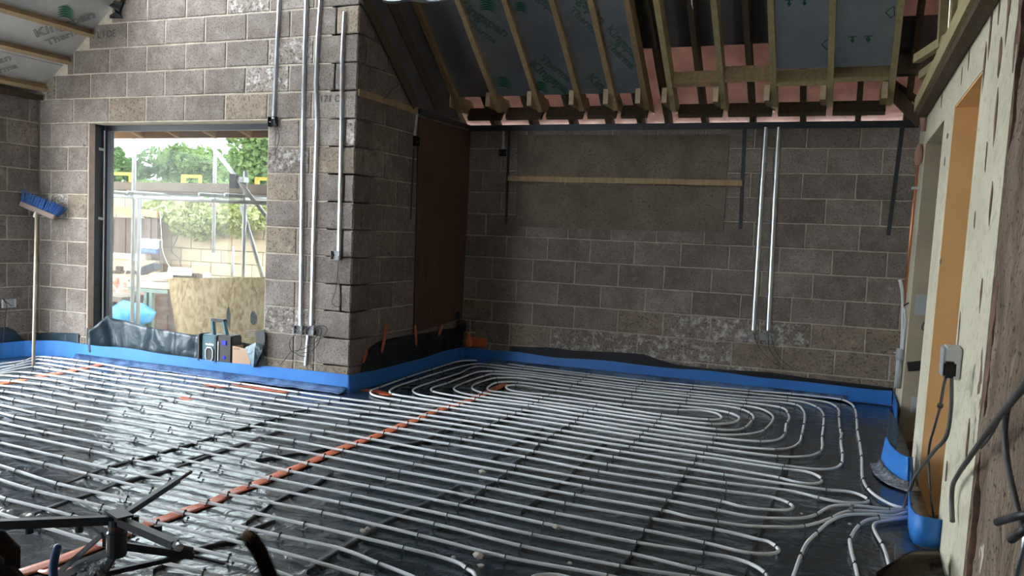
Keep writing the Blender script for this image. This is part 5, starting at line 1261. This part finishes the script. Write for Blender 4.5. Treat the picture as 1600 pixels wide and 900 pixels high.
# torn grey plastic at the pier edge
yq = YW-.035
m = MB(); m.sheet([[onY(383, 543, yq), onY(400, 535, yq-.03), onY(411, 540, yq)], [onY(386, 552, yq-.02), onY(398, 547, yq-.05), onY(409, 550, yq-.03)], [onY(390, 562, yq-.02), onY(397, 561, yq-.05), onY(403, 562, yq-.02)], [onY(393, 572, yq), onY(396, 574, yq-.02), onY(398, 574, yq)]], .003, (0, 1, 0))
tp = thing('torn_plastic', 'torn pointed scrap of grey plastic hanging at the window edge of the pier', 'plastic sheet', onY(396, 574, yq))
m.build('front_flap', 'grey_plastic_sheet', tp)
m = MB(); m.sheet([[onY(399, 518, yq+.03), onY(413, 515, yq+.01)], [onY(400, 535, yq+.02), onY(414, 530, yq)], [onY(405, 552, yq+.01), onY(413, 548, yq)], [onY(398, 574, yq+.005), onY(413, 572, yq)]], .003, (0, 1, 0)); m.build('back_flap', 'polythene_matt', tp)

# ================================================================== OUTSIDE THE WINDOW
m = MB(); m.span((-40, YW+.32, -.6), (XR-.26, 45, -.25)); m.span((-40, -12, -.6), (XL-.31, YW+.32, -.25))
struct(m.build('floor_ground', 'paving'), 'pale ground outside the window', 'ground')
# OSB sheet leaning outside
yo = YW+1.5
P = [onY(262, 435, yo), onY(416, 433, yo), onY(420, 545, yo), (onY(280, 545, yo))]
t = thing('osb_sheet', 'tan strand board leaning against the outside of the window', 'board', P[3])
m = MB(); m.prism(P, (0, .018, 0)); m.build('board', 'osb', t)
for x, y, w, h in [(396, 497, 5, 11), (357, 495, 3, 16)]:
    m = MB(); m.prism([onY(x+w*math.cos(a), y+h*math.sin(a), yo-.002) for a in [k*math.pi/5 for k in range(10)]], (0, -.003, 0)); o = m.build('stain', 'ink_stain', t); o['label'] = 'dark shoe-shaped stain'
m = MB()
for k in range(4): m.tube([onY(386, 517+k*3, yo-.003), onY(399, 516+k*3, yo-.003)], .003, 4)
m.build('printed_stamp', 'white_print', t)
# scaffold
def pole(a, b, Y0, Y1, label, r=.024, name='scaffold_tube'):
    p, q = onY(*a, Y0), onY(*b, Y1); m = MB(); m.tube([p, q], r, 10); return tag(m.build(name, 'scaffold_steel', smooth=True), label, 'scaffold tube', 'scaffold tubes outside the window')
YS = 7.6
def upright(px, label, Y=YS, zb=-.25, ztop=3.6, r=.024, y_at=300):
    c = onY(px, y_at, Y); m = MB(); m.tube([(c.x, Y, zb), (c.x, Y, ztop)], r, 10); return tag(m.build('scaffold_tube', 'scaffold_steel', smooth=True), label, 'scaffold tube', 'scaffold tubes outside the window')
upright(168, 'upright scaffold tube tight against the left window frame')
upright(209, 'tallest upright scaffold tube in the left part of the window')
upright(218, 'shorter upright scaffold tube just right of the tall one', Y=YS+.06, ztop=1.62)
upright(335, 'upright scaffold tube ending above the hanging ivy', Y=YS+1.1, zb=.95, ztop=3.6)
upright(383, 'upright scaffold tube in the right part of the window', ztop=1.95)
upright(366, 'short pale scaffold tube hanging in front of the cream garden wall', Y=YS+1.0, zb=.55, ztop=1.05, r=.016)
pole((334, 232), (416, 338), YS-.05, YS-.05, 'upper diagonal scaffold brace at the right of the window')
pole((377, 322), (413, 442), YS+.04, YS+.04, 'lower diagonal scaffold brace at the right of the window')
pole((150, 305), (430, 318), YS-.08, YS-.08, 'long horizontal scaffold tube below the boards')
zbd = onY(300, 300, YS+.3).z
def transom(px, label):
    x = onY(px, 302, YS-.25).x; m = MB(); m.tube([(x-.10, YS-.28, zbd-.05), (x+.16, YS+.66, zbd-.05)], .024, 10); return tag(m.build('scaffold_tube', 'scaffold_steel', smooth=True), label, 'scaffold tube', 'scaffold tubes outside the window')
transom(184, 'cross tube under the scaffold boards left of the tall upright'); transom(212, 'cross tube under the scaffold boards at the tall upright')
transom(325, 'cross tube under the scaffold boards near the middle of the window'); transom(366, 'cross tube under the scaffold boards left of the right upright')
for px, py, lb_ in [(209, 304, 'scaffold coupler on the tall upright'), (383, 313, 'scaffold coupler on the right upright'), (335, 313, 'scaffold coupler near the middle upright'), (381, 281, 'scaffold coupler on the upper diagonal brace')]:
    c = onY(px, py, YS-.04); m = MB(); m.box(c, (.07, .08, .06)); m.lathe(c+Vector((.02, -.05, .0)), [(.012, 0), (.012, .03)], 6, axis=(0, -1, 0)); tag(m.build('scaffold_coupler', 'scaffold_steel'), lb_, 'coupler')
p, q = onY(160, 297, YS+.3), onY(430, 304, YS+.3); p.z = q.z = zbd; m = MB(); m.beam(p, q, .22, .04); m.beam(p+Vector((0, .24, 0)), q+Vector((0, .24, 0)), .22, .04); m.beam(p+Vector((0, -.12, .05)), q+Vector((0, -.12, .05)), .03, .10)
tag(m.build('scaffold_board', 'scaffold_board'), 'brown scaffold boards with a toe board crossing the window view', 'scaffold board')
for (xa, xb, yt, yb, lb_) in [(169, 204, 269, 292, 'left yellow board bracket on the scaffold'), (283, 313, 273, 297, 'middle yellow board bracket on the scaffold'), (398, 436, 277, 302, 'right yellow board bracket on the scaffold')]:
    Yb_ = YS+.42; a = onY(xa, yt, Yb_); b = onY(xb, yt+1, Yb_); zb_ = onY(xa, yb, Yb_).z; m = MB()
    m.span((a.x, Yb_, zb_), (a.x+.05, Yb_+.03, a.z)); m.span((b.x-.03, Yb_, zb_), (b.x, Yb_+.03, b.z)); m.beam((a.x, Yb_+.015, a.z-.015), (b.x, Yb_+.015, b.z-.015), .03, .04); m.span((a.x, Yb_, zb_-.02), (b.x, Yb_+.03, zb_))
    tag(m.build('yellow_bracket', 'yellow_paint'), lb_, 'bracket', 'yellow brackets on the scaffold')
m = MB(); c = onY(364, 283, YS-.08); m.span((c.x-.05, c.y, c.z-.08), (c.x+.05, c.y+.05, c.z+.08)); m.span((c.x+.05, c.y+.01, c.z), (c.x+.12, c.y+.03, c.z+.02)); tag(m.build('dark_tag', 'dark_steel'), 'dark square tag clipped to the diagonal brace', 'tag')
# eaves outside above the window
te = thing('eaves_soffit', 'ochre timber eaves seen through the top of the window', 'eaves', (-6, YW+.4, 2.3))
zs = onY(300, 216, YW+.75).z
MB().span((-8.6, YW+.72, zs), (XR-.3, YW+.76, zs+.18)).build('fascia', 'ochre_soffit', te)
MB().span((-8.6, YW+.33, zs+.13), (XR-.3, YW+.72, zs+.16)).build('soffit_board', 'ochre_soffit', te)
for i, px in enumerate((205, 262, 318, 375)):
    c = onY(px, 212, YW+.6); MB().beam((c.x, YW+.32, zs+.16), (c.x+.05, YW+.70, zs+.05), .05, .10).build('rafter_foot', 'ochre_soffit', te)
# garden wall in cream blocks
YG = 11.6
gx0, gx1 = -16.0, -8.2; gzt = onY(330, 352, YG).z+.35; gz0 = -.25
m = MB(); m.span((gx0, YG+.012, gz0), (gx1, YG+.22, gzt)); gw = struct(m.build('wall_garden', 'garden_joint'), 'cream block garden wall beyond the scaffold', 'wall')
bw, bh = .45, .225; k = 0; z = gz0
gmesh = MB().box((0, 0, 0), (bw-.014, .04, bh-.014)).mesh('garden_block'); gmesh.materials.append(MATS['garden_block'])
while z < gzt-.1:
    x = gx0+(bw/2 if k % 2 else 0)
    while x < gx1-bw:
        if x > -14.5 and x < -9.0: put('block', gmesh, None, gw, loc=(x+bw/2, YG, z+bh/2))
        x += bw
    z += bh; k += 1
# timber fence panel at the left
YF = 11.2
f0 = onY(168, 330, YF).x; f1 = onY(246, 330, YF).x; fzt = onY(200, 340, YF).z; fzb = onY(200, 396, YF).z
t = thing('garden_fence', 'dark brown timber fence panel left of the garden wall', 'fence', ((f0+f1)/2, YF, fzb))
n = 10
for i in range(n):
    x = f0-.3+(f1-f0+.3)*i/n; MB().span((x+.006, YF+.01*(i % 2), fzb), (x+(f1-f0+.3)/n-.006, YF+.02+.01*(i % 2), fzt)).build('fence_plank', 'fence_wood', t)
MB().beam(onY(165, 326, YF-.05), onY(246, 335, YF-.05), .04, .12).build('top_rail', 'ochre_soffit', t)
MB().span((f0-.3, YF-.02, fzb-.10), (f1-.25, YF+.12, fzb)).build('base_coping', 'stone_coping', t)
MB().span((f0-.3, YF, gz0), (f1-.02, YF+.16, fzb-.10)).build('base_wall', 'garden_block', t)
# ivy over the wall
def leaf_cloud(n, fn, size, mt, name, parent=None, seed=1):
    r = random.Random(seed); mb = MB()
    for _ in range(n):
        c = fn(r); a = Vector((r.gauss(0, 1), r.gauss(0, 1), r.gauss(0, 1))).normalized(); b = a.orthogonal().normalized(); b = Matrix.Rotation(r.uniform(0, 6.28), 3, a) @ b; cc = a.cross(b); s = size*r.uniform(.6, 1.3)
        i = len(mb.v); mb.v += [c-b*s, c+cc*s*.5+a*s*.12, c+b*s, c-cc*s*.5+a*s*.12]; mb.f.append((i, i+1, i+2, i+3))
    me = mb.mesh(name); return put(name, me, mt, parent)
iv = thing('ivy', 'pale variegated ivy tumbling over the cream garden wall', 'climbing plant', onY(330, 380, YG-.2))
i0, i1 = onY(245, 340, YG).x, onY(425, 340, YG).x
ztop = onY(330, 318, YG-.2).z
def ivf(r):
    t_ = r.random(); x = i0+(i1-i0)*t_; lo = onY(245+180*t_, [345, 352, 368, 378, 372, 366, 372, 360][int(t_*7.99)], YG-.2).z
    z = lo+(ztop-lo+.1*math.sin(t_*20))*(r.random()**.8); return Vector((x+r.gauss(0, .04), YG-.08-.30*math.sin(max(0, min(1, (z-lo)/(ztop-lo+.01)))*3.1)*r.random()-.06, z))
leaf_cloud(5200, ivf, .055, 'ivy_leaf', 'foliage', iv, 3)
mb = MB()
for k in range(9):
    x = i0+(i1-i0)*(k+.5)/9; mb.tube(catmull([(x, YG-.05, ztop), (x+.1, YG-.12, ztop-.25), (x+.05, YG-.1, ztop-.6)], .1), .012, 5)
mb.build('stems', 'bark', iv)
# trees beyond
def tree(px, py, Y, rx, rz, mt, label, seed, n=3800, leaf=.13):
    c = onY(px, py, Y); t = thing('tree', label, 'tree', (c.x, Y, -.25), 'trees beyond the garden wall')
    r0 = random.Random(seed); lobes = [(Vector((r0.uniform(-.65, .65)*rx, r0.uniform(-.5, .5)*rx, r0.uniform(-.7, .65)*rz)), r0.uniform(.32, .55)) for _ in range(11)]
    def f(r):
        l, q_ = lobes[r.randrange(len(lobes))]; d = Vector((r.gauss(0, 1), r.gauss(0, 1), r.gauss(0, 1))).normalized()*(r.random()**.35); return c+l+Vector((d.x*rx*q_, d.y*rx*q_, d.z*rz*q_))
    leaf_cloud(n, f, leaf, mt, 'foliage', t, seed)
    m = MB(); m.tube([(c.x, Y, -.25), (c.x+.1, Y, c.z*.5), (c.x, Y, c.z)], [.22, .16, .06], 8)
    for k in range(5): m.tube([(c.x, Y, c.z*(.5+.08*k)), c+lobes[k][0]*.8], [.07, .02], 5)
    m.build('trunk', 'bark', t)
tree(176, 270, 22, .95, 1.15, 'leaf_a', 'dark green tree at the left of the window view', 1, leaf=.12)
tree(258, 264, 31, 2.2, 1.25, 'leaf_a', 'broad green tree behind the middle yellow bracket', 2, leaf=.16)
tree(312, 270, 27, 1.7, 1.05, 'leaf_b', 'light green tree right of the broad green one', 3, leaf=.15)
tree(356, 272, 30, 1.9, 1.2, 'leaf_b', 'low light green tree behind the dark tag', 4, leaf=.15)
tree(405, 252, 24, 1.15, 1.4, 'leaf_b', 'tall light green tree at the right of the window view', 5, leaf=.13)
tree(226, 302, 25, 1.7, .6, 'leaf_b', 'low bright shrub-like tree above the fence', 6, n=2600, leaf=.12)
tree(112, 260, 28, 1.9, 1.6, 'leaf_a', 'dark tree hidden mostly behind the left window jamb', 7, n=2500)
# hedge low behind the garden wall closes the gap under the crowns
def hf(r): return Vector((r.uniform(-19, -9), 13.2+r.gauss(0, .35), r.uniform(.2, 2.0)+.15*math.sin(r.uniform(0, 30))))
hd = leaf_cloud(7000, hf, .10, 'leaf_b', 'garden_hedge', None, 12); tag(hd, 'loose green hedge growing behind the cream garden wall', 'hedge')
# clutter in the yard
def bricks(cx, cy, z0, nx, nz, label, seed, mt='brick_red'):
    t = thing('brick_stack', label, 'brick stack', (cx, cy, z0)); r = random.Random(seed)
    me = MB().box((0, 0, 0), (.212, .10, .062)).mesh('brick'); me.materials.append(MATS[mt])
    for k in range(nz):
        for i in range(nx):
            for j in range(2): put('brick', me, None, t, loc=(cx+(i-nx/2+.5)*.22+r.uniform(-.015, .015), cy+j*.11, z0+.031+k*.0645), rz=r.uniform(-.09, .09))
    return t
Yy = 8.7
c = onY(268, 505, Yy); bricks(c.x+.1, Yy, -.25, 5, 12, 'stack of red and whitened bricks left of the strand board', 3)
c = onY(197, 470, 9.4); bricks(c.x, 9.4, -.25, 5, int((onY(187, 427, 9.45).z+.25)/.0645), 'stack of old bricks behind the blue bag', 5)
# sage trestle
t = thing('work_trestle', 'sage green trestle bench carrying offcuts outside', 'trestle', (onY(228, 500, 8.3).x, 8.3, -.25))
tz = onY(228, 442, 8.3).z; xa, xb = onY(203, 442, 8.3).x, onY(262, 442, 8.3).x
MB().span((xa, 8.25, tz-.06), (xb, 8.6, tz)).build('top', 'stone_coping', t)
for px in (210, 228, 236): 
    x = onY(px, 460, 8.28).x; MB().span((x-.025, 8.27, -.25), (x+.025, 8.32, tz-.06)).build('leg', 'sage_paint', t)
MB().span((xa, 8.26, tz-.12), (xb, 8.30, tz-.07)).build('rail', 'sage_paint', t)
for (a, b, zz, mt, lb_, nm) in [((232, 434), (270, 430), .05, 'plaster_board', 'white offcut sheet lying on the trestle', 'offcut_sheet'), ((262, 423), (300, 425), .09, 'plaster_board', 'white offcut sheet tipped beside the trestle', 'offcut_sheet')]:
    p, q_ = onY(*a, 8.55), onY(*b, 8.75); m = MB(); m.beam(p, q_, .30, .015, Vector((0, -.35, 1))); tag(m.build(nm, mt), lb_, 'sheet')
m = MB(); m.beam(onY(220, 425, 8.7), onY(246, 416, 8.7), .12, .09); m.beam(onY(225, 419, 8.72), onY(243, 413, 8.72), .05, .05); tag(m.build('tool_case', 'dark_steel'), 'dark tool lying on the trestle pile', 'tool')
m = MB(); m.beam(onY(176, 425, 9.45), onY(232, 426, 9.45), .04, .05); m.box(onY(187, 421, 9.45), (.10, .06, .1)); tag(m.build('sash_clamp', 'rusty_steel'), 'dark bar clamp lying across the brick stack', 'clamp')
m = MB(); m.beam(onY(275, 430, 8.9), onY(312, 432, 8.9), .12, .05); m.box(onY(300, 430, 8.88), (.2, .1, .06)); tag(m.build('timber_offcut', 'bark'), 'dark timber offcuts on top of the strand board edge', 'timber')
bm = bmesh.new(); bmesh.ops.create_uvsphere(bm, u_segments=12, v_segments=8, radius=.055); me = bpy.data.meshes.new('ball'); bm.to_mesh(me); bm.free(); tag(put('white_ball', me, 'white_bag', loc=onY(323, 431, 8.9), smooth=True), 'small white ball-shaped fitting behind the strand board', 'fitting')
# blue bag
bm = bmesh.new(); bmesh.ops.create_icosphere(bm, subdivisions=3, radius=1); c = onY(202, 492, 8.05)
for v in bm.verts:
    n_ = mnoise.noise(v.co*2.3); v.co = Vector((v.co.x*.36*(1+.25*n_), v.co.y*.2*(1+.2*n_), v.co.z*.17*(1+.3*n_)))
me = bpy.data.meshes.new('bag'); bm.to_mesh(me); bm.free(); tag(put('blue_bag', me, 'blue_bag', loc=c, smooth=True), 'crumpled bright blue rubble bag on the ground outside', 'bag')
m = MB(); xq = onY(160, 468, 8.2).x; m.span((xq-.4, 8.0, onY(180, 470, 8.1).z), (onY(210, 470, 8.2).x, 8.5, onY(180, 462, 8.1).z)); m.span((xq, 8.1, -.25), (xq+.06, 8.4, onY(180, 469, 8.1).z)); m.span((onY(205, 470, 8.2).x-.05, 8.1, -.25), (onY(205, 470, 8.2).x, 8.4, onY(180, 469, 8.1).z)); tag(m.build('plank_bench', 'scaffold_board'), 'low plank bench above the blue bag', 'bench')
# pack hung on the fence
c = onY(235, 384, YF-.2); t = thing('wall_pack', 'white and blue plastic pack resting at the fence corner', 'pack', (c.x, c.y, c.z-.12))
wq = (onY(251, 384, YF-.2).x-onY(221, 384, YF-.2).x)/2
for k in range(3): MB().span((c.x-wq+k*wq*.67, c.y-.06, c.z-.05), (c.x-wq+(k+1)*wq*.67-.01, c.y+.08, c.z+.12)).build('white_packet', 'white_bag', t, bevel=.015)
MB().span((c.x-wq, c.y-.05, c.z-.13), (c.x+wq*.9, c.y+.08, c.z-.05)).build('blue_base', 'navy_bag', t, bevel=.02)
MB().tube([(c.x+wq, c.y, c.z+.1), (c.x+wq+.03, c.y+.05, -.25)], .02, 6).build('post', 'bark', t)
def wire(pts, Y, r, label, mt='cable_grey'):
    m = MB(); m.tube(catmull([onY(x, y, Y) for x, y in pts], .05), r, 5); tag(m.build('outdoor_cable', mt, smooth=True), label, 'cable')
wire([(250, 330), (252, 360), (254, 390), (262, 412), (268, 420)], 10.8, .006, 'pale cable hanging down at the fence corner', 'white_cable')
wire([(274, 345), (277, 370), (268, 392), (280, 405), (283, 418)], 11.4, .008, 'dark cable looping down the cream garden wall')
wire([(228, 330), (240, 327), (258, 322), (262, 335)], 10.6, .006, 'white cable slung across the top of the fence', 'white_cable')
wire([(205, 402), (196, 425), (180, 463)], 8.9, .006, 'white cord slanting down in front of the brick stack', 'white_cable')
wire([(168, 430), (178, 448), (188, 461)], 8.85, .006, 'white cord crossing the slanting one in an X', 'white_cable')

# ================================================================== FOLDING PIPE DECOILER IN THE FOREGROUND
HZ = .30
hub = onZ(183, 812, HZ)
gx = Vector((hub.x, hub.y, 0))
t = thing('pipe_decoiler', 'dark steel pipe decoiler stand with folding arms on splayed legs', 'stand', gx)
hubo = MB().lathe(gx+Vector((0, 0, HZ-.13)), [(.030, 0), (.034, .01), (.034, .085), (.028, .09), (.028, .13)], 14).build('hub', 'dark_steel', t)
MB().lathe(gx+Vector((0, 0, HZ-.03)), [(.0295, 0), (.0295, .012)], 14).build('rust_ring', 'rusty_steel', hubo)
MB().box(gx+Vector((.01, 0, HZ+.022)), (.10, .055, .008), Matrix.Rotation(-.35, 3, 'Z')).build('top_plate', 'dark_steel', t)
def arm(a, b, w=.030, h=.030):
    return MB().beam(a, b, w, h).build('arm', 'dark_steel', t)
ctr = gx+Vector((0, 0, HZ))
aw = arm(ctr, onZ(-70, 822, HZ), .028, .030)
n1 = onZ(278, 750, HZ); an = arm(ctr, n1, .022, .022)
MB().tube([n1-(n1-ctr).normalized()*.01, onZ(284, 747, HZ), onZ(299, 737, HZ+.008)], .007, 6).build('arm_tip', 'rusty_steel', an)
e1 = onZ(274, 851, HZ-.01); ae = arm(ctr, e1, .030, .026)
MB().tube([e1, onZ(281, 856, HZ-.012)], .014, 8).build('tape_wrap', 'clear_wrap', ae)
for px, py in [(46, 825), (124, 823), (211, 815), (247, 830)]:
    c = onZ(px, py, HZ-.02); sk = MB().tube([c+Vector((0, 0, .020)), c-Vector((0, 0, .018))], .0135, 12).build('coil_peg_socket', 'dark_steel', t)
    MB().tube([c+Vector((0, 0, .0198)), c+Vector((0, 0, .0206))], .0105, 12).build('bore_shade_disc', 'black_plastic', sk)  # black disc stands in for the shaded hollow of the socket
low = gx+Vector((0, 0, HZ-.11))
def leg(a, b, w, h=.02): return MB().beam(a, b, w, h).build('leg', 'dark_steel', t)
k1 = onZ(300, 868, .10); lr = leg(low+Vector((.01, 0, .02)), k1, .028, .026)
MB().beam(k1, onZ(350, 880, .045), .026, .008).build('foot_plate', 'dark_steel', lr)
MB().tube([onZ(270, 854, .16), onZ(300, 860, .13)], .012, 8).build('stay_tube', 'dark_steel', t)
leg(onZ(165, 896, .10), onZ(287, 869, .115), .016, .018)
leg(onZ(160, 835, HZ-.06), onZ(90, 897, .06), .014, .016)
leg(low+Vector((-.02, 0, 0)), onZ(84, 908, .03), .022, .024)
leg(low, onZ(152, 912, .06), .020, .020)
MB().beam(low+Vector((-.01, 0, .03)), onZ(150, 822, HZ-.05), .028, .012).build('bracket', 'dark_steel', t)
MB().box(onZ(170, 846, HZ-.10), (.03, .03, .035)).build('knuckle', 'rusty_steel', t)
hp = [onZ(91, 852, .17), onZ(88, 862, .155), onZ(84, 880, .125), onZ(83, 895, .10), onZ(85, 912, .07)]
hc_ = catmull(hp, .01); MB().tube(hc_, [.010]+[.015]*(len(hc_)-2)+[.012], 10).build('clamp_handle', 'handle_blue', t, smooth=True)
m = MB().sheet(quad_sheet([(118, 907), (166, 907), (163, 876), (128, 880)], [dd(140, 890)-.28]*4, 8, 6, .03, 21), .002, (0, 0, -1))
tag(m.build('plastic_wrap', 'clear_wrap'), 'crumpled clear plastic wrap under the decoiler hub', 'plastic wrap')

# ================================================================== DOG JUST BELOW THE FRAME
def skin_body(name, pts, edges, parent, material, root=0, sub=2):
    me = bpy.data.meshes.new(name); me.from_pydata([tuple(p[0]) for p in pts], edges, []); me.update()
    o = put(name, me, material, parent); md = o.modifiers.new('skin', 'SKIN'); ss = o.modifiers.new('sub', 'SUBSURF'); ss.levels = sub; ss.render_levels = sub
    for i, p in enumerate(pts):
        r = p[1]; me.skin_vertices[0].data[i].radius = (r, r) if not isinstance(r, tuple) else r
        me.skin_vertices[0].data[i].use_root = (i == root)
    return o
ear = onD(-12, 838, 1.88); tail = onD(390, 842, 2.0)
rump = onD(432, 985, 2.02); rump.z = .36; chest = onD(80, 1000, 1.92); chest.z = .345
ax_ = (chest-rump); ax_.z = 0; ax_.normalize(); sd = Vector((-ax_.y, ax_.x, 0))
dog = thing('dog', 'black dog standing at the bottom edge, only its ear and tail tip showing', 'dog', (rump.x, rump.y, 0))
head = ear+Vector((0, 0, -.10))+ax_*.02
P = [(rump, .085), (rump.lerp(chest, .5)+Vector((0, 0, -.015)), .095), (chest, .115), (chest+ax_*.10+Vector((0, 0, .06)), .08), (head-ax_*.03, .072), (head+ax_*.06-Vector((0, 0, .02)), .05), (head+ax_*.14-Vector((0, 0, .035)), .034)]
E = [(0, 1), (1, 2), (2, 3), (3, 4), (4, 5), (5, 6)]
for s in (-1, 1):
    b = len(P); base = chest+sd*s*.06
    P += [(base+Vector((0, 0, -.10)), .05), (base+Vector((0, 0, -.22))-ax_*.01, .032), (base+Vector((0, 0, -.29)), .022), (Vector((base.x, base.y, .025))+ax_*.03, .024)]; E += [(2, b), (b, b+1), (b+1, b+2), (b+2, b+3)]
    b = len(P); base = rump+sd*s*.06
    P += [(base+Vector((0, 0, -.09))+ax_*.04, .06), (base+Vector((0, 0, -.20))+ax_*.05, .036), (base+Vector((0, 0, -.25))-ax_*.05, .022), (base+Vector((0, 0, -.31))-ax_*.035, .019), (Vector((base.x, base.y, .025))+ax_*.0, .024)]; E += [(0, b), (b, b+1), (b+1, b+2), (b+2, b+3), (b+3, b+4)]
b = len(P)
tl = [onD(436, 965, 2.01), onD(428, 925, 2.0), onD(418, 893, 2.0), onD(408, 868, 2.0), onD(397, 850, 2.0)]
P += [(tl[0], .03), (tl[1], .022), (tl[2], .017), (tl[3], .012), (tl[4], .005)]; E += [(0, b), (b, b+1), (b+1, b+2), (b+2, b+3), (b+3, b+4)]
body = skin_body('body', P, E, dog, 'dog_black', root=1)
er = MB()
for s in (-1, 1):
    eb = head+sd*s*.045+Vector((0, 0, .035)); et = ear+sd*s*.055 if s == 1 else ear+sd*s*.05+Vector((0, 0, -.005))
    er.tube([eb-Vector((0, 0, .02)), eb.lerp(et, .35), eb.lerp(et, .7), et], [.062, .056, .034, .008], 10)
er.build('ears', 'dog_black', dog, smooth=True)
def fur(name, path, rad, n, ln, mt, seed):
    r = random.Random(seed); mb = MB(); C = catmull(path, .01)
    for _ in range(n):
        k = r.randrange(len(C)-1); d = (C[k+1]-C[k]).normalized(); o_ = d.orthogonal(); o_ = Matrix.Rotation(r.uniform(0, 6.28), 3, d) @ o_; o_.normalize()
        p = C[k]+o_*rad*r.uniform(.5, 1); q_ = p+d*ln*r.uniform(.6, 1.2)+o_*ln*r.uniform(.1, .4); w = d.cross(o_)*.0011
        i = len(mb.v); mb.v += [p-w, p+w, q_]; mb.f.append((i, i+1, i+2))
    o = put(name, mb.mesh(name), mt, dog); o['kind'] = 'stuff'; return o
fur('tail_fur', [tl[1], tl[2], tl[3], tl[4]], .014, 3600, .035, 'dog_black', 4)
o = fur('tail_tip_fur', [tl[3].lerp(tl[4], .7), tl[4], onD(389, 842, 2.0)], .007, 520, .035, 'dog_tan', 5); o['label'] = 'tan hairs at the tail tip'

# ------------------------------------------------------------------ groups of repeats
GROUPS = {'cable_capping': 'steel cable cappings on the walls', 'socket_box': 'electrical boxes on the walls', 'orange_tape': 'orange tape pieces', 'holding_strap': 'dark straps on the walls',
          'polythene_upstand': 'polythene turned up the walls', 'edge_strip': 'blue edging strips', 'wall_cable': 'cables on the old wall', 'cable_end': 'cut cable ends', 'hanging_cable': 'thin cables hanging from the roof',
          'wall_plate': 'plates on the wall heads', 'outdoor_cable': 'cables and cords outside', 'scaffold_coupler': 'scaffold couplers', 'brick_stack': 'brick stacks outside', 'offcut_sheet': 'offcut sheets on the trestle',
          'shuttering_board': 'boards on the far wall', 'polythene_flap': 'polythene flaps by the old wall'}
for o in list(COL.objects):
    b = o.name.split('.')[0]
    if o.parent is None and 'label' in o and 'group' not in o and b in GROUPS: o['group'] = GROUPS[b]
